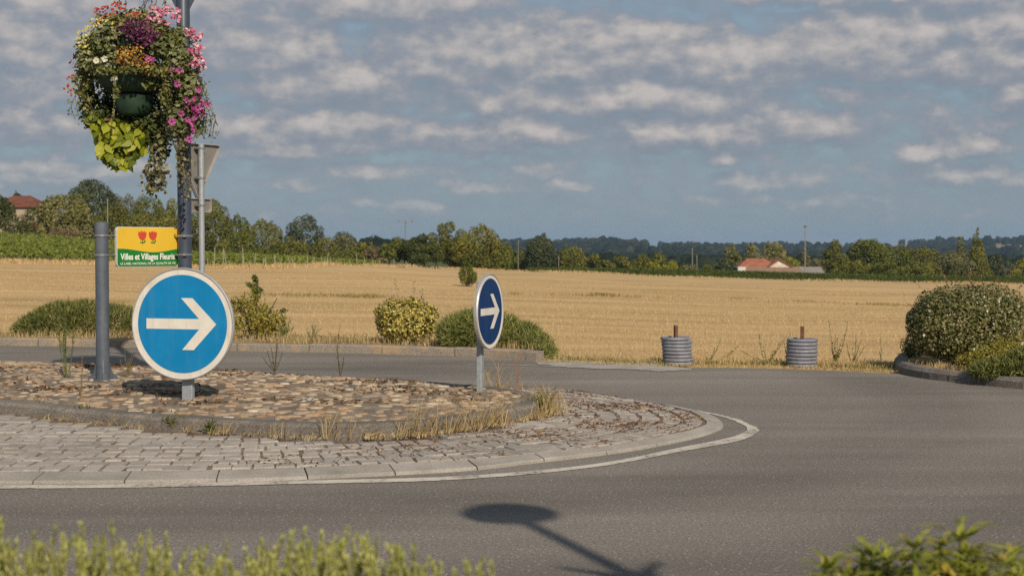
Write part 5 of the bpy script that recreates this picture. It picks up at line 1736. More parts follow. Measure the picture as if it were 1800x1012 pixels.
quads_obj('vine_foliage', Q, R.random(len(Q)) * .4, lime, root)

# trailing ivy and thin strings
def trail(name, pts, n, leaf, mt, dyy, wob=.02, wid=.8):
    c_ = catmull(np.array([L_(x, y, dyy) for x, y in pts]), 8)
    mb = MB(); mb.tube(c_, .0025, 5); s_ = mb.build('trailing_stem', M_stem, root)
    c_ = resample(c_, n)
    p = c_ + R.normal(size=c_.shape) * wob
    A = unit(R.normal(size=(n, 3)) * .6 + np.array([0, -.2, -.7])); Nn = unit(R.normal(size=(n, 3)) * .5 + np.array([.1, -1, .3]))
    Q = diamonds(p, A, Nn, leaf * R.uniform(.6, 1.3, n), leaf * wid * R.uniform(.7, 1.2, n))
    quads_obj(name, Q, R.random(n), mt, root)
for j in range(5):
    o1, o2 = R.normal() * 4, R.normal() * 8
    trail('trailing_ivy', [(276 + o1, 200), (275 + o1, 250), (272 + o2, 300), (270 + o2, 335)], 70, .042, ivy, .02, .03)
clump('trailing_ivy', [(275, 308, 20, 22, .0), (268, 330, 12, 10, 0)], 170, .05, ivy)
for (a, b_, c2) in ((322, 326, 330), (316, 322, 318), (330, 334, 326), (312, 318, 322)):
    trail('trailing_ivy', [(a - 6, 215), (a, 255), (b_, 300 + R.normal() * 10), (c2, 330 + R.uniform(-30, 25))], 44, .034, ivy, -.10, .022)
for (a, b_) in ((352, 372), (340, 362), (356, 378), (330, 346), (348, 360)):
    trail('trailing_vine', [(a - 10, 120), (a + 4, 165), (b_ - 4, 200), (b_, 225 + R.normal() * 10), (b_ - 6, 245 + R.normal() * 8)], 60, .034, fol_a, -.06, .026, .5)
for (a, b_) in ((145, 126), (152, 135), (140, 160)):
    trail('trailing_vine', [(a + 10, 110), (a - 4, 150), (b_, 185), (b_ + 6, 210)], 50, .032, fol_a, -.06, .026, .5)
trail('hanging_leaves', [(201, 138), (202, 150), (201, 175), (199, 196), (197, 212)], 16, .036, fol_b, -.36, .003, .9)
for (a, dx_, h_) in ((212, -3, -40), (220, 2, -30), (262, 6, -22), (285, 10, -26), (292, -4, -30), (258, -8, -30)):
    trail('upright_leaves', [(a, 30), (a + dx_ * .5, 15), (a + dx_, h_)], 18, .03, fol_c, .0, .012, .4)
# ------------------------------------------------------------------ trees beyond the field
def gmat(name, a, b_, c_, trans=.2):
    return leaf_mat(name, [(0, a), (.5, b_), (1, c_)], trans, .65, .15)
T_OLIVE = gmat('olive_green_foliage', (0.07, 0.078, 0.014), (0.151, 0.153, 0.029), (0.247, 0.225, 0.049))
T_DARK = gmat('dark_green_foliage', (0.033, 0.047, 0.011), (0.074, 0.09, 0.022), (0.137, 0.138, 0.037))
T_MID = gmat('mid_green_foliage', (0.055, 0.072, 0.013), (0.124, 0.141, 0.025), (0.21, 0.207, 0.044))
T_PALE = gmat('pale_green_foliage', (0.107, 0.113, 0.031), (0.206, 0.194, 0.059), (0.305, 0.266, 0.098))
T_YEL = gmat('yellow_green_foliage', (0.114, 0.128, 0.011), (0.229, 0.23, 0.023), (0.343, 0.311, 0.046))
T_GREY = gmat('grey_green_foliage', (0.087, 0.091, 0.041), (0.154, 0.149, 0.064), (0.235, 0.214, 0.106))
T_BLUE = gmat('blue_green_foliage', (0.034, 0.051, 0.024), (0.076, 0.093, 0.044), (0.144, 0.152, 0.068))
T_DRY = gmat('dry_twigs_foliage', (0.124, 0.085, 0.044), (0.207, 0.15, 0.077), (0.289, 0.221, 0.122))
m_bark = flat_mat('tree_bark', (.075, .058, .042), .95, .1, var=.3, nscale=3)

def tree(label, x0, x1, top, bot, d, mt, style='round', crown=0.12, cat='tree', name='tree', trunks=1, dens=1.0, group=None, leaf=1.0):
    pxc = (x0 + x1) / 2
    x = X(pxc, d)
    zb = float(terr(x, d))
    zt = D(pxc, top, d)[2]
    h = max(zt - zb, .8)
    wd = (x1 - x0) / F_ * d * 1.08
    root = thing(name, label, cat, (x, d, zb), 0, group)
    rx = wd / 2; z0 = h * crown; hz = h - z0
    lob = []
    if style == 'round':
        lob.append((0, 0, z0 + hz * .47, rx * .84, rx * .8, hz * .47))
        k = 22
        for i in range(k):
            a = i * 2.4 + R.normal() * .3; e = R.uniform(-.75, 1.0)
            ce = math.sqrt(max(0, 1 - e * e))
            s_ = R.uniform(.20, .36)
            lob.append((rx * (1.04 - s_) * ce * math.cos(a), rx * (1 - s_) * ce * math.sin(a), z0 + hz * (.5 + (.5 - s_ * .5) * e), rx * s_, rx * s_, hz * s_ * .66 + .1))
        if crown < .1:
            for i in range(9):
                a = i * .7 + R.normal() * .2; s_ = R.uniform(.26, .36)
                lob.append((rx * .74 * math.cos(a), rx * .7 * math.sin(a), hz * R.uniform(.12, .24), rx * s_, rx * s_, hz * .2))
    elif style == 'dome':
        lob.append((0, 0, z0 + hz * .40, rx * .90, rx * .86, hz * .55))
        for i in range(16):
            a = i * 2.4; e = R.uniform(-.3, 1)
            ce = math.sqrt(max(0, 1 - e * e)); s_ = R.uniform(.2, .3)
            lob.append((rx * (1 - s_) * ce * math.cos(a), rx * (1 - s_) * ce * math.sin(a), z0 + hz * (.42 + (.56 - s_ * .7) * e), rx * s_, rx * s_, hz * s_ * .6))
    elif style == 'wide':
        for i in range(26):
            a = R.uniform(0, 2 * PI); r = math.sqrt(R.random()) * .86; s_ = R.uniform(.18, .34)
            zc_ = z0 + hz * (R.uniform(.15, .92) * (1 - .40 * r * r))
            lob.append((rx * r * math.cos(a), rx * r * math.sin(a), zc_, rx * s_ * 1.1, rx * s_ * 1.1, hz * s_ * .65))
        lob.append((0, 0, z0 + hz * .84, rx * .30, rx * .30, hz * .16))
    elif style == 'cone':
        for t in np.linspace(0, 1, 9):
            s_ = (1 - t) * 1.0 + .16
            for j in range(3 if t < .8 else 1):
                a = R.uniform(0, 2 * PI); off = s_ * .35
                lob.append((rx * off * math.cos(a), rx * off * math.sin(a), z0 + hz * (.05 + t * .88), rx * s_ * .78, rx * s_ * .78, hz * .11))
    elif style == 'flame':
        for t in np.linspace(0, 1, 8):
            s_ = math.sin(PI * (.18 + .74 * t)) ** .8
            for j in range(2):
                a = R.uniform(0, 2 * PI)
                lob.append((rx * s_ * .34 * math.cos(a), rx * s_ * .34 * math.sin(a), z0 + hz * (.07 + t * .84), rx * s_ * .80, rx * s_ * .80, hz * .13))
    elif style == 'spiky':
        lob.append((0, 0, z0 + hz * .36, rx * .92, rx * .88, hz * .40))
        lob.append((0, 0, z0 + hz * .62, rx * .6, rx * .6, hz * .24))
        for i in range(26):
            a = i * 2.4; r = R.uniform(.05, .85)
            lob.append((rx * r * math.cos(a), rx * r * math.sin(a), z0 + hz * (R.uniform(.55, .80) - .42 * r * r), rx * .15, rx * .15, hz * R.uniform(.16, .24)))
    lob = np.array(lob)
    area = (x1 - x0) * max(bot - top, 10)
    n = int(np.clip(area * 1.5 * dens, 400, 11000))
    size = 3.3 / F_ * d * leaf
    Q = leaf_cloud(n, lob, size, .62, .15 if style in ('dome', 'round', 'flame', 'cone') else .2, .9, .3, .02 * h, clump=0)
    # big clumps of lighter and darker growth
    c_ = Q.mean(1)
    m = 14; cc_ = lob[R.integers(0, len(lob), m), :3]; tv = R.uniform(-.22, .22, m)
    kk = np.argmin(np.linalg.norm(c_[:, None] - cc_[None], axis=2), axis=1)
    t = np.clip(R.normal(size=len(c_)) * .22 + .5 + tv[kk], 0, 1)
    quads_obj('crown', Q, t, mt, root)
    mb = MB()
    for j in range(trunks):
        ox = 0 if trunks == 1 else (j - (trunks - 1) / 2) * rx * .8 + R.normal() * rx * .12
        tr = max(.09, h * .022)
        mb.tube([(ox, 0, -.3), (ox * .97, 0, h * .18), (ox * .9 + R.normal() * .2, 0, h * .5)], [tr * 1.3, tr, tr * .6], 7)
        for i in range(4):
            q = lob[R.integers(0, len(lob))]
            mb.tube([(ox * .95, 0, h * .22), (ox * .5 + q[0] * .5, q[1] * .5, (h * .3 + q[2]) / 2), tuple(q[:3])], [tr * .6, tr * .4, tr * .12], 5)
    mb.build('trunk', m_bark, root, smooth=True)
    return root

# left hill, from the picture edge to the walnut row
tree('dark tree at the picture edge half hiding the red-roofed farmhouse', -40, 24, 344, 405, 243, T_DARK, 'round')
tree('palm-like dark treetop rising over the red farmhouse roof', 18, 46, 334, 362, 300, T_DARK, 'spiky', .5)
tree('dark green shrub covering the farmhouse wall', 34, 88, 362, 404, 240, T_DARK, 'round', .02, 'bush', 'bush')
tree('low dark shrub at the foot of the farmhouse, beside the dark edge tree', 4, 40, 378, 406, 238, T_DARK, 'round', .0, 'bush', 'bush')
tree('low olive undergrowth between the flame-shaped tree and the big leafy one', 1480, 1530, 458, 490, 292, T_OLIVE, 'wide', .0, 'bush', 'bush')
tree('low dark undergrowth below the dense green tree', 1530, 1600, 460, 492, 290, T_MID, 'wide', .0, 'bush', 'bush')
tree('low olive undergrowth before the wide grey-green tree', 1590, 1665, 458, 494, 292, T_OLIVE, 'wide', .0, 'bush', 'bush')
tree('pale olive round tree just past the farmhouse', 72, 158, 339, 412, 240, T_PALE, 'round', .05, leaf=1.3)
tree('tall dark domed oak, the highest crown on the hill', 117, 210, 308, 405, 262, T_DARK, 'dome', .05)
tree('low reddish-dark bush at the head of the vineyard under the pale olive tree', 84, 142, 400, 416, 234, T_DRY, 'round', .0, 'bush', 'bush')
tree('grey-green tree between the domed oak and the thick post', 188, 252, 341, 410, 262, T_GREY, 'round', .02)
tree('green bushy tree in front of the grey-green one', 165, 232, 362, 420, 244, T_OLIVE, 'round', .0)
tree('green rounded tree above the yellow label sign', 228, 290, 343, 415, 256, T_MID, 'round', .0)
tree('olive tree with a broken top just behind the lamp post', 272, 335, 348, 430, 252, T_OLIVE, 'wide', .0)
tree('olive tree filling the gap below the broken-topped one', 215, 300, 372, 430, 243, T_OLIVE, 'round', .0)
tree('big olive-coloured tree directly behind the give-way sign pole', 328, 408, 354, 442, 248, T_OLIVE, 'round', .0)
tree('dark undergrowth bush at the top edge of the vineyard by the sign pole', 330, 380, 405, 442, 240, T_DARK, 'round', .0, 'bush', 'bush')
tree('green tree behind the shoulder of the big olive-coloured one', 392, 440, 379, 444, 262, T_MID, 'round', .0)
tree('olive bushy tree with bare twigs on top', 428, 496, 386, 448, 250, T_OLIVE, 'round', .0)
tree('low green tree in front of the bare-twigged one', 400, 456, 408, 446, 242, T_MID, 'round', .0)
tree('low olive bush at the foot of the tall blue-green tree', 478, 540, 414, 452, 241, T_OLIVE, 'wide', .0, 'bush', 'bush')
tree('tall blue-green tree standing above the vineyard end', 502, 569, 379, 446, 258, T_BLUE, 'round', .02)
tree('brownish olive bush just after the tall blue-green tree', 548, 592, 416, 452, 246, T_OLIVE, 'round', .0, 'bush', 'bush')
tree('dark flat-topped tree peeping over the grey bush', 578, 630, 404, 440, 275, T_DARK, 'dome', .05)
tree('grey-green rounded bush under the flat-topped tree', 586, 628, 414, 450, 250, T_GREY, 'round', .0, 'bush', 'bush')
tree('small dark conifer on the skyline before the walnut trees', 645, 662, 412, 435, 300, T_BLUE, 'cone', .05)
tree('olive hedge-like bush at the far end of the vineyard', 612, 660, 424, 458, 243, T_OLIVE, 'wide', .0, 'bush', 'bush')
tree('low green bush at the end of the vine rows', 576, 640, 438, 460, 235, T_MID, 'wide', .0, 'bush', 'bush')
tree('bare greyish shrub next to the walnut trees', 640, 682, 432, 464, 232, T_DRY, 'wide', .0, 'bush', 'bush', dens=.5)
# walnut row
tree('walnut tree with low dark crown, first of the row from the vineyard', 668, 726, 415, 470, 214, T_MID, 'wide', .14, trunks=2)
tree('dark walnut tree with several trunks in the middle of the row', 706, 776, 412, 472, 212, T_DARK, 'wide', .14, trunks=3)
tree('tall airy walnut tree with an uneven top', 756, 826, 388, 470, 218, T_OLIVE, 'wide', .2)
tree('dense rounded walnut tree beside the airy one', 812, 878, 397, 470, 226, T_OLIVE, 'round', .06)
tree('last tree of the walnut row, sloping down to the pole', 850, 900, 420, 470, 230, T_MID, 'round', .0)
tree('low dark bush under the walnut row', 770, 850, 440, 472, 226, T_MID, 'wide', .0, 'bush', 'bush')
# beyond the right part of the field
tree('dark bush at the pole between the walnut row and the spiky tree', 893, 930, 440, 472, 260, T_MID, 'round', .0, 'bush', 'bush')
tree('dark spiky-topped tree standing alone at the start of the hedge', 918, 983, 407, 474, 252, T_BLUE, 'spiky', .0)
tree('small olive tree beside the spiky-topped one', 976, 1028, 433, 476, 256, T_OLIVE, 'round', .0)
tree('olive bush behind the hedge after the small olive tree', 1022, 1072, 448, 480, 268, T_OLIVE, 'wide', .0, 'bush', 'bush')
tree('olive bush with a lumpy top, third behind the hedge', 1070, 1124, 450, 480, 275, T_OLIVE, 'wide', .0, 'bush', 'bush')
tree('rounded green tree behind the yellowish bush', 1112, 1146, 447, 480, 285, T_OLIVE, 'round', .0)
tree('green tree just taller than the yellowish bush beside it', 1142, 1170, 445, 480, 285, T_MID, 'round', .0)
tree('bright yellow-green bush behind the hedge', 1134, 1162, 459, 482, 268, T_YEL, 'round', .0, 'bush', 'bush')
tree('low yellowish bush between the bright bush and the two short poles', 1164, 1196, 459, 482, 270, T_YEL, 'round', .0, 'bush', 'bush')
tree('low greyish shrub at the two short poles', 1194, 1228, 463, 484, 270, T_GREY, 'round', .0, 'bush', 'bush')
tree('low green shrub between the short poles and the palm', 1226, 1262, 466, 485, 285, T_MID, 'wide', .0, 'bush', 'bush')
tree('dark green shrub at the foot of the palm', 1254, 1296, 455, 486, 320, T_BLUE, 'round', .0, 'bush', 'bush')
tree('tall pale rounded tree behind the palm', 1270, 1303, 429, 480, 345, T_PALE, 'flame', .05)
tree('pale tree behind the roof ridge of the bungalow', 1307, 1336, 428, 478, 380, T_PALE, 'round', .0)
tree('grey willow-like tree over the bungalow roof', 1304, 1350, 440, 478, 350, T_GREY, 'round', .0)
tree('large grey-green round tree behind the bungalow gable', 1335, 1384, 425, 478, 390, T_PALE, 'round', .0)
tree('yellow-green tree beside the bungalow gable', 1372, 1408, 452, 482, 350, T_YEL, 'round', .0)
tree('slim grey tree behind the tall wooden pole', 1406, 1424, 437, 480, 365, T_GREY, 'flame', .0)
tree('low grey tree between the slim tree and the broad one', 1420, 1450, 455, 482, 360, T_GREY, 'round', .0)
tree('broad yellow-green flame-shaped tree at the end of the outbuilding', 1446, 1490, 423, 488, 300, T_OLIVE, 'flame', .0)
tree('small yellow-green bush right after the flame-shaped tree', 1482, 1504, 462, 490, 300, T_YEL, 'round', .0, 'bush', 'bush')
tree('big leafy tree with pale highlights, first of the clump after the flame-shaped tree', 1490, 1562, 421, 486, 300, T_MID, 'round', .0, leaf=1.25)
tree('dense green tree joined to the big leafy one', 1540, 1600, 428, 488, 306, T_MID, 'round', .0)
tree('olive tree in the clump towards the tall conifer', 1582, 1656, 432, 490, 312, T_OLIVE, 'round', .0)
tree('wide grey-green tree at the foot of the tall conifer', 1634, 1712, 438, 494, 300, T_GREY, 'dome', .0)
tree('dark shrub in front of the wide grey-green tree', 1660, 1700, 462, 495, 290, T_DARK, 'round', .0, 'bush', 'bush')
tree('tall narrow conifer standing above every tree around it', 1694, 1740, 403, 492, 305, T_OLIVE, 'cone', .0)
tree('thin twiggy tree just before the tall conifer', 1676, 1698, 418, 470, 320, T_OLIVE, 'flame', .1, dens=.5)
tree('blue-green tree beyond the tall conifer', 1732, 1766, 447, 490, 340, T_BLUE, 'round', .0)
tree('low dark tree behind the small house at the picture edge', 1760, 1784, 458, 485, 400, T_BLUE, 'round', .0)
tree('bright green tree at the picture edge beyond the small house', 1780, 1830, 455, 492, 330, T_YEL, 'round', .0)
tree('low green bush at the picture edge in front of the small house', 1770, 1812, 477, 496, 285, T_MID, 'dome', .0, 'bush', 'bush')
tree('small dark tree past the bare end of the hedge', 1840, 1900, 440, 496, 300, T_MID, 'round', .0)
# the lone little tree in the stubble
tree('small solitary round tree standing in the stubble field', 806, 838, 471, 512, 61, T_MID, 'round', .12, leaf=.8)

# palm
xp, dp = X(1292, 330), 330
zb = float(terr(xp, dp)); zt = D(1292, 446, dp)[2]
root = thing('palm_tree', 'short fan palm in front of the pale tall tree beside the bungalow', 'palm tree', (xp, dp, zb))
h = zt - zb
mb = MB(); mb.tube([(0, 0, -.2), (0, 0, h * .8)], [.28, .22], 9); mb.build('trunk', m_bark, root, smooth=True)
n = 300
d_ = rdir(n); d_[:, 2] = np.abs(d_[:, 2]) * 1.1 - .5
A = unit(d_)
p = np.array([0, 0, h * .78]) + A * R.uniform(.4, 1.3, n)[:, None]
quads_obj('crown', diamonds(p, A, rdir(n), R.uniform(.7, 1.2, n), .25), R.random(n), T_OLIVE, root)

# ------------------------------------------------------------------ clipped hedge along the far edge of the field
hx = np.array([930, 1000, 1078, 1180, 1256, 1374, 1480, 1571, 1680, 1800, 1950, 2100])
htop = np.array([470, 471.5, 472, 474, 475.5, 478.5, 481.5, 484, 485, 486.5, 488, 490])
qs = []
yd = np.interp(hx, TC, dF) + 1.5
for i in range(len(hx) - 1):
    nseg = int((hx[i+1] - hx[i]) * 26)
    t = R.random(nseg)
    pxs = hx[i] + (hx[i+1] - hx[i]) * t
    Y = np.interp(pxs, hx, yd)
    xx = X(pxs, Y); zb_ = terr(xx, Y)
    zt_ = CH + (430 - np.interp(pxs, hx, htop)) / F_ * Y
    face = R.random(nseg) < .6
    depth = np.where(face, -R.random(nseg) ** 2 * .3, R.random(nseg) * 1.2)
    zz_ = np.where(face, zb_ + (zt_ - zb_) * R.random(nseg), zt_ - np.abs(R.normal(size=nseg)) * .1 + R.normal(size=nseg) * .05)
    p = np.column_stack([xx, Y + depth, zz_])
    Nn = unit(np.where(face[:, None], np.array([0, -1., .3]), np.array([0, -.2, 1.])) + rdir(nseg) * .7)
    qs.append(diamonds(p, np.cross(Nn, rdir(nseg)), Nn, .34 * R.uniform(.7, 1.3, nseg), .24))
Q = np.concatenate(qs)
hr = thing('hedge', 'long low clipped dark green hedge along the far edge of the stubble field', 'hedge', (X(1400, 255), 255, float(terr(X(1400, 255), 255))))
quads_obj('foliage', Q, R.random(len(Q)), gmat('hedge_foliage', (.028, .042, .007), (.055, .078, .014), (.09, .115, .022)), hr, origin=hr.location)
mb = MB()
for i in range(len(hx) - 1):
    Y0, Y1 = yd[i], yd[i+1]; xa, xb = X(hx[i], Y0), X(hx[i+1], Y1)
    za, zb2 = float(terr(xa, Y0)), float(terr(xb, Y1))
    ta = CH + (430 - htop[i]) / F_ * Y0 - .15; tb = CH + (430 - htop[i+1]) / F_ * Y1 - .15
    o3 = np.array(hr.location)
    vs = [np.array(v) - o3 for v in ((xa, Y0 + .15, za - .5), (xb, Y1 + .15, zb2 - .5), (xb, Y1 + .15, tb), (xa, Y0 + .15, ta), (xa, Y0 + 1.1, za - .5), (xb, Y1 + 1.1, zb2 - .5), (xb, Y1 + 1.1, tb), (xa, Y0 + 1.1, ta))]
    mb.add(vs, [(0, 1, 2, 3), (5, 4, 7, 6), (3, 2, 6, 7)] + ([(4, 0, 3, 7)] if i == 0 else []))
mb.build('branch_core', flat_mat('hedge_branches', (.025, .030, .012), .95, .05), hr)

# ------------------------------------------------------------------ vineyard
n = 62000
px_ = R.uniform(-330, 668, n)
d0 = np.interp(px_, TC, dF) + 2.5
d1 = np.interp(px_, TC, d2) - 2
v_ = R.random(n) ** 1.05
Y = d0 + (d1 - d0) * v_
Y = np.round(Y / 1.9) * 1.9 + R.normal(size=n) * .22
ok = Y > d0 - .5
px_, Y = px_[ok], Y[ok]; n = len(Y)
xx = X(px_, Y)
hv = R.random(n) ** .7
taper = np.clip((700 - px_) / 200, .45, 1)
zz_ = terr(xx, Y) + .12 + hv * .62 * taper + .15 * np.sin(xx * 1.7 + Y * 3)
Nn = unit(R.normal(size=(n, 3)) + np.array([0, -.6, 1.3]))
Q = diamonds(np.column_stack([xx, Y, zz_]), np.cross(Nn, rdir(n)), Nn, .30 * R.uniform(.6, 1.4, n) * (Y / 150) ** .4, .24 * (Y / 150) ** .4)
tag(quads_obj('vineyard', Q, R.random(n), gmat('vine_leaves', (.08, .105, .016), (.165, .195, .032), (.26, .275, .06), .3)), kind='stuff')
m_stake = flat_mat('pale_wooden_stake', (.34, .31, .25), .8, .15, var=.2)
proto = None
sx = list(np.linspace(352, 690, 27) + R.normal(size=27) * 4) 
for i, px0 in enumerate(sx):
    Y = float(np.interp(px0, TC, dF)) + 1.2
    x = X(px0, Y); z = float(terr(x, Y))
    hh = R.uniform(.7, 1.25) * (1 if R.random() < .8 else 1.4)
    if proto is None:
        mb = MB(); mb.tube([(0, 0, -.1), (0.02, 0, .5), (0.0, 0, 1.0)], [.035, .03, .028], 7)
        proto = mb.build('vineyard_stake', m_stake); o = proto
    else:
        o = proto.copy(); C.objects.link(o)
    o.location = (x, Y, z); o.scale = (1, 1, hh); o.rotation_euler = (R.normal() * .06, R.normal() * .12, 0)
    tag(o, 'pale wooden stake at the lower edge of the vineyard rows', 'stake', 'stakes along the vineyard edge')
# tall straw grass strip below the vines
n = 9000
px_ = R.uniform(-330, 760, n); d0 = np.interp(px_, TC, dF)
Y = d0 - R.random(n) ** 1.5 * 9 + 1; xx = X(px_, Y)
p = np.column_stack([xx, Y, terr(xx, Y)])
Q = blades(p, R.uniform(.15, .5, n), .07, R.normal(size=(n, 2)) * .3)
tag(quads_obj('dry_grass', Q, R.random(len(Q)) * .9 + .1, m_stub), kind='stuff')
n = 6000
px_ = R.uniform(760, 2050, n); d0 = np.interp(px_, TC, dF)
Y = d0 - R.random(n) ** 1.5 * 8 + 1; xx = X(px_, Y)
p = np.column_stack([xx, Y, terr(xx, Y)])
Q = blades(p, R.uniform(.15, .5, n), .10, R.normal(size=(n, 2)) * .3)
tag(quads_obj('dry_grass', Q, R.random(len(Q)) * .9 + .1, m_stub), kind='stuff')
# green weedy patches in the stubble
qs = []
for (px0, py0, wpx, n) in ((555, 521, 150, 260), (640, 522, 60, 260), (1060, 519, 30, 200), (1060, 521, 110, 260), (1416, 531, 70, 160), (1550, 537, 70, 160), (905, 518, 22, 60), (1300, 526, 30, 60)):
    # distance where the field shows at that height
    dd = np.linspace(20, 200, 600); yy_ = 430 + (CH - terr(X(px0, dd), dd)) / dd * F_
    Y0 = dd[np.argmin(np.abs(yy_ - py0))]
    p = np.column_stack([X(px0, Y0) + R.normal(size=n) * wpx * .4 / F_ * Y0, Y0 + R.normal(size=n) * .5, np.zeros(n)])
    p[:, 2] = terr(p[:, 0], p[:, 1])
    qs.append(blades(p, R.uniform(.04, .14, n), .025, R.normal(size=(n, 2)) * .4))
Q = np.concatenate(qs); tag(quads_obj('field_weeds', Q, R.random(len(Q)), leaf_mat('dry_field_weeds', [(0, (.17, .15, .05)), (.5, (.27, .22, .08)), (1, (.36, .28, .11))], .3, .7)), kind='stuff')

# ------------------------------------------------------------------ poles
m_wood = flat_mat('pole_wood', (.24, .205, .17), .9, .1, var=.2, nscale=4)
m_cpole = flat_mat('pole_concrete', (.36, .34, .32), .9, .1)
def pole(label, px, top, d, r=.14, arm=0.0, mt=None, cat='utility pole'):
    x = X(px, d); z = float(terr(x, d)); zt = D(px, top, d)[2]
    root = thing('utility_pole', label, cat, (x, d, z))
    h = zt - z
    mb = MB(); mb.tube([(0, 0, -.3), (0, 0, h)], [r, r * .7], 9); mb.build('pole', mt or m_wood, root, smooth=True, auto=50)
    mb = MB()
    if arm:
        mb.box((0, -.15, h - .1), (arm, .12, .14))
    else:
        mb.box((0, 0, h - .25), (r * 4, .08, .08))
    mb.build('crossarm', mt or m_wood, root)
    mb = MB()
    for sx in (-1, 0, 1):
        xx_ = sx * (arm * .45 if arm else r * 1.6)
        mb.lathe([(.05, 0), (.09, .05), (.09, .12), (.05, .17), (.08, .2), (.06, .28), (0, .3)], 10, c=(xx_, -.15 if arm else 0, h - .03))
    mb.build('insulator', m_dark, root, smooth=True)
pole('wooden utility pole with a long T crossarm above the walnut trees', 713, 390, 300, .17, 3.2)
pole('slim pole at the end of the walnut row', 911, 422, 250, .075)
pole('tall slim wooden pole rising in front of the bungalow outbuilding', 1415, 399, 258, .11)
pole('dark wooden pole, the taller of the two short poles behind the hedge', 1217, 436, 275, .10)
pole('thin pale pole, the shorter of the two short poles behind the hedge', 1225, 449, 270, .055, mt=m_cpole)
pole('short thin pole beside the small olive tree', 982, 450, 248, .05, mt=m_cpole)
pole('short pale pole among the trees of the hill below the domed oak', 190, 349, 240, .07, mt=m_cpole)
pole('faint thin pole on the slope before the bare-twigged tree', 418, 402, 246, .07, mt=m_cpole)

# ------------------------------------------------------------------ houses
m_tile, nt, b = newmat('clay_roof_tiles', .9, .15)
oc = coord(nt)
wv_ = N(nt, 'ShaderNodeTexWave'); wv_.inputs['Scale'].default_value = 1.6; wv_.inputs['Distortion'].default_value = .4
nt.links.new(oc, wv_.inputs['Vector'])
n1 = tex_noise(nt, oc, .9, 5, .65)
c = ramp(nt, n1, [(.3, (.24, .085, .048)), (.55, (.36, .14, .085)), (.75, (.44, .21, .14))])
c = mix(nt, .35, c, ramp(nt, wv_.outputs['Fac'], [(0, .45), (1, 1.15)]), 'MULTIPLY')
nt.links.new(c, b.inputs['Base Color'])
m_tile_o = flat_mat('old_brown_tiles', (.25, .165, .115), .9, .1, var=.3, nscale=1.5)
m_tile_r = flat_mat('dark_red_tiles', (.155, .062, .042), .9, .1, var=.35, nscale=1.2)
m_grey_roof = flat_mat('grey_fibre_roof', (.24, .22, .20), .9, .1, var=.15, nscale=1.0)
m_plaster = flat_mat('cream_plaster', (.56, .49, .40), .9, .1, var=.1, nscale=.8)
m_stonew = flat_mat('old_stone_wall', (.36, .29, .21), .95, .1, var=.35, nscale=2.0)
m_whitew = flat_mat('white_wall', (.66, .63, .58), .9, .1, var=.06, nscale=.8)
m_glass = flat_mat('dark_window', (.03, .035, .04), .2, .5)
m_shut = flat_mat('brown_shutter', (.16, .09, .06), .8, .2)

def gable_house(root, x0, x1, y0, y1, ze, zr, zb, wall_m, roof_m, ridge_y=None, over=.4, hip=0.0):
    """ridge runs along x"""
    mb = MB()
    ym = (y0 + y1) / 2
    vs = [(x0, y0, zb), (x1, y0, zb), (x1, y1, zb), (x0, y1, zb), (x0, y0, ze), (x1, y0, ze), (x1, y1, ze), (x0, y1, ze)]
    fs = [(0, 1, 5, 4), (2, 3, 7, 6)]
    if hip: fs += [(1, 2, 6, 5), (3, 0, 4, 7)]
    else:
        vs += [(x0, ym, zr - .1), (x1, ym, zr - .1)]
        fs += [(1, 2, 6, 9, 5), (3, 0, 4, 8, 7)]
    mb.add(vs, fs); w_ = mb.build('wall', wall_m, root)
    mb = MB()
    sl = (zr - ze) / (ym - y0)
    za = ze - over * sl
    hx_ = hip
    top = [(x0 - over + hx_, ym, zr), (x1 + over - hx_, ym, zr)]
    e = [(x0 - over, y0 - over, za), (x1 + over, y0 - over, za), (x1 + over, y1 + over, za), (x0 - over, y1 + over, za)]
    vs = e + top + [(a, b_, c_ + .16) for a, b_, c_ in e + top]
    fs = [(6, 7, 11, 10), (8, 9, 10, 11), (0, 4, 5, 1), (2, 5, 4, 3), (0, 1, 7, 6), (2, 3, 9, 8), (7, 8, 11), (9, 6, 10), (1, 5, 2), (3, 4, 0), (1, 2, 8, 7), (3, 0, 6, 9)]
    mb.add(vs, fs); rf = mb.build('roof', roof_m, root)
    return w_, rf

# bungalow beyond the hedge
dh = 322.0
def hx_(px): return X(px, dh)
def hz_(py): return D(900, py, dh)[2]
xc = hx_(1345); zb = float(terr(xc, dh)) - .6
root = thing('bungalow', 'low bungalow with an orange tiled roof and a cream gable beyond the hedge', 'house', (xc, dh, zb))
gable_house(root, hx_(1302) - xc, hx_(1366) - xc, 0, 8.5, hz_(469) - zb, hz_(456) - zb, 0, m_plaster, m_tile, over=.5, hip=2.6)
mb = MB()  # cross wing with the cream gable towards the viewer
gx0, gx1, gxm = hx_(1350) - xc, hx_(1389) - xc, hx_(1367) - xc
ge, gr_ = hz_(468.5) - zb, hz_(456.8) - zb
mb.add([(gx0, -1.6, 0), (gx1, -1.6, 0), (gx1, -1.6, ge), (gxm, -1.6, gr_), (gx0, -1.6, ge), (gx0, 8, 0), (gx1, 8, 0), (gx1, 8, ge), (gxm, 8, gr_), (gx0, 8, ge)],
       [(0, 1, 2, 3, 4), (1, 6, 7, 2), (5, 0, 4, 9), (6, 5, 9, 8, 7)]); gw = mb.build('gable_wall', m_plaster, root)
mb = MB()
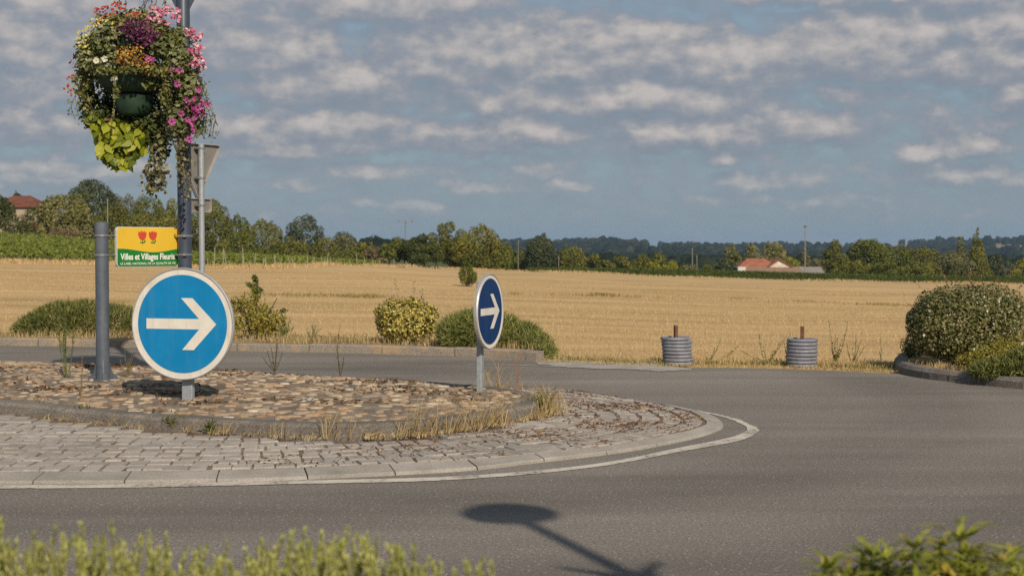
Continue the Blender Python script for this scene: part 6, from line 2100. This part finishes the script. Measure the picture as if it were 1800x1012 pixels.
for (xa, xb_, za, zb2) in ((gx0 - .35, gxm, ge - .18, gr_ + .02), (gx1 + .35, gxm, ge - .18, gr_ + .02)):
    mb.add([(xa, -2.0, za), (xb_, -2.0, zb2), (xb_, 8.2, zb2), (xa, 8.2, za), (xa, -2.0, za + .16), (xb_, -2.0, zb2 + .16), (xb_, 8.2, zb2 + .16), (xa, 8.2, za + .16)],
           [(0, 1, 2, 3), (7, 6, 5, 4), (0, 4, 5, 1), (1, 5, 6, 2), (2, 6, 7, 3), (3, 7, 4, 0)])
mb.build('gable_roof', m_tile, root)
mb = MB(); mb.box((gxm, -1.63, (ge + gr_) / 2 - .05), (.7, .06, .5)); mb.build('attic_vent', m_whitew, gw)
# lean-to with old brown tiles in front
lx0, lx1 = hx_(1304.5) - xc, hx_(1403) - xc
za, zb2 = hz_(479) - zb, hz_(469.3) - zb
mb = MB(); mb.add([(lx0, -6.0, za), (lx1, -6.0, za), (lx1, -1.7, zb2), (lx0, -1.7, zb2), (lx0, -6.0, za - .2), (lx1, -6.0, za - .2), (lx1, -1.7, zb2 - .2), (lx0, -1.7, zb2 - .2)],
       [(0, 1, 2, 3), (7, 6, 5, 4), (0, 4, 5, 1), (1, 5, 6, 2), (2, 6, 7, 3), (3, 7, 4, 0)]); mb.build('lean_to_roof', m_tile_o, root)
mb = MB(); mb.box(((lx0 + lx1) / 2, -3.7, (za - .25) / 2), (lx1 - lx0 - .4, 3.8, za - .25)); mb.build('lean_to_wall', m_plaster, root)
mb = MB(); q0, q1 = hx_(1291) - xc, hx_(1304) - xc; zq = hz_(469.5) - zb
mb.box(((q0 + q1) / 2, -3.2, zq / 2), (q1 - q0, 4.0, zq)); mb.box(((q0 + q1) / 2, -3.2, zq + .06), (q1 - q0 + .25, 4.2, .12)); bx_ = mb.build('side_annex', m_whitew, root)
mb = MB(); mb.box(((q0 + q1) / 2, -5.22, zq * .86), (q1 - q0 - .3, .05, .08)); mb.build('fascia', m_grey_roof, bx_)
# outbuilding with a grey roof
xo = hx_(1426); zb = float(terr(xo, dh + 4)) - .4
root = thing('outbuilding', 'low outbuilding with a grey roof and white end wall beside the bungalow', 'shed', (xo, dh + 4, zb))
gable_house(root, hx_(1404.5) - xo, hx_(1447) - xo, -4, 4, hz_(480.5) - zb, hz_(470.5) - zb, 0, m_whitew, m_grey_roof, over=.3)
mb = MB(); mb.box((hx_(1440) - xo, -4.03, (hz_(483) - zb) * .5), (1.6, .06, 2.0)); mb.build('door', m_shut, root)
# little house at the picture edge
dq = 420.0
xq = X(1776, dq); zb = float(terr(xq, dq)) - 1
root = thing('small_house', 'small pale house with a dull tiled roof low at the picture edge', 'house', (xq, dq, zb))
zt_ = D(1776, 475, dq)[2] - zb
gable_house(root, -2.4, 2.6, -3, 3, zt_ - 1.0, zt_ + .3, 0, m_plaster, m_tile_o, over=.3)
# farmhouse on the left hill
df_ = 268.0
xf = X(42, df_); zb = float(terr(xf, df_)) - .5
root = thing('farmhouse', 'old farmhouse with a long dark red tiled roof on the hill', 'house', (xf, df_, zb))
def fz(py): return D(42, py, df_)[2] - zb
gable_house(root, X(0, df_) - xf, X(80, df_) - xf, -4.5, 4.5, fz(364), fz(345.5), 0, m_stonew, m_tile_r, over=.5, hip=3.2)
for px0 in (30,):
    mb = MB(); mb.box((X(px0, df_) - xf, -4.53, fz(376)), (.9, .08, 1.4)); wn_ = mb.build('window', m_glass, root)
    mb = MB(); mb.box((X(px0, df_) - xf + .75, -4.56, fz(376)), (.5, .06, 1.5)); mb.build('shutter', m_shut, wn_)
xs = X(60, 250); zb = float(terr(xs, 250)) - .3
root = thing('garden_shed', 'small shed with a red tiled roof below the farmhouse', 'shed', (xs, 250, zb))
zt_ = D(60, 393, 250)[2] - zb
gable_house(root, -1.3, 1.4, -1.2, 1.2, zt_ - .65, zt_, 0, m_stonew, m_tile_r, over=.2)
mb = MB(); mb.box((.2, -1.23, .7), (.8, .05, 1.4)); mb.build('door', m_shut, root)

# ------------------------------------------------------------------ far wooded hills (one mass of tree crowns)
n = 15000
px_ = R.uniform(640, 2250, n)
Y = 620 * (3500 / 620) ** R.random(n)
far = Y
xx = X(px_, Y); zg = terr(xx, Y)
pyg = 430 + (CH - zg) / Y * F_
def blob(cx_, cy_, rx, ry): return ((px_ - cx_) / rx) ** 2 + ((pyg - cy_) / ry) ** 2 < 1
clear = blob(1150, 441, 20, 5.5) | blob(1124, 441, 8, 4) | blob(1590, 437, 40, 5) | blob(1388, 441, 11, 3) | blob(1765, 434, 52, 5) | blob(1060, 446, 16, 3) | blob(1490, 441, 14, 3) | blob(1195, 452, 16, 3)
keep = ~clear & (Y > 900) | ((Y <= 900) & (R.random(n) < .15))
px_, Y, xx, zg = px_[keep], Y[keep], xx[keep], zg[keep]
n = len(Y)
# one lumpy half-crown of 24 faces per tree
m, lev = 7, 3
base = []
for j, (rr_, zz2) in enumerate(((1.0, -.15), (1.0, .45), (.62, .88))):
    for k in range(m):
        a = 2 * PI * (k + .5 * (j % 2)) / m
        base.append((rr_ * math.cos(a), rr_ * math.sin(a), zz2))
base.append((0, 0, 1.02))
base = np.array(base)
fq = []
for j in range(2):
    for k in range(m):
        k2 = (k + 1) % m
        fq.append((j*m+k, j*m+k2, (j+1)*m+k2, (j+1)*m+k))
tri_ = [(2*m+k, 2*m+(k+1) % m, 3*m, 3*m) for k in range(m)]
V_ = base[None] * (1 + R.normal(size=(n, len(base), 1)) * .13)
rad = R.uniform(4.5, 9, n) * (Y / 2200) ** .35; hgt = rad * R.uniform(1.0, 1.7, n)
V_ = V_ * np.stack([rad, rad, hgt], 1)[:, None, :]
V_ = V_ + np.stack([xx, Y, zg], 1)[:, None, :]
nv = len(base)
idx = (np.array(fq)[None] + (np.arange(n) * nv)[:, None, None]).reshape(-1, 4)
idt = (np.array([t[:3] for t in tri_])[None] + (np.arange(n) * nv)[:, None, None]).reshape(-1, 3)
me = bpy.data.meshes.new('far_woods')
me.vertices.add(n * nv); me.vertices.foreach_set('co', V_.astype(np.float32).reshape(-1))
loops = np.concatenate([idx.reshape(-1), idt.reshape(-1)]).astype(np.int32)
me.loops.add(len(loops)); me.loops.foreach_set('vertex_index', loops)
tot = np.concatenate([np.full(len(idx), 4), np.full(len(idt), 3)]).astype(np.int32)
st = np.r_[0, np.cumsum(tot)[:-1]].astype(np.int32)
me.polygons.add(len(tot)); me.polygons.foreach_set('loop_start', st); me.polygons.foreach_set('loop_total', tot)
me.update(calc_edges=True)
tv = R.random(n)
at = me.attributes.new('tint', 'FLOAT', 'FACE')
at.data.foreach_set('value', np.concatenate([np.repeat(tv, len(fq)), np.repeat(tv, len(tri_))]).astype(np.float32))
m_wood_far = tint_mat('far_woodland', [(0, (.007, .013, .008)), (.5, (.014, .022, .012)), (.85, (.024, .030, .014)), (1, (.04, .042, .02))], .95, .05, .4, .35)  # crown colours kept extra dark, standing in for cloud shadow on the hills
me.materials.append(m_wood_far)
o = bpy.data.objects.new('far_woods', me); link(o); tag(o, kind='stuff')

# ------------------------------------------------------------------ the air between here and the hills
mh = bpy.data.materials.new('haze_air'); mh.use_nodes = True
nt = mh.node_tree
for n_ in list(nt.nodes): nt.nodes.remove(n_)
ou = N(nt, 'ShaderNodeOutputMaterial')
pv = N(nt, 'ShaderNodeVolumePrincipled')
pv.inputs['Density'].default_value = 0.00008
pv.inputs['Color'].default_value = (.42, .62, .92, 1)
pv.inputs['Anisotropy'].default_value = 0.0
nt.links.new(pv.outputs[0], ou.inputs['Volume'])
mb = MB(); mb.box((0, 3700, 8), (24500, 8000, 96))
hz = mb.build('haze', mh); tag(hz, kind='stuff')
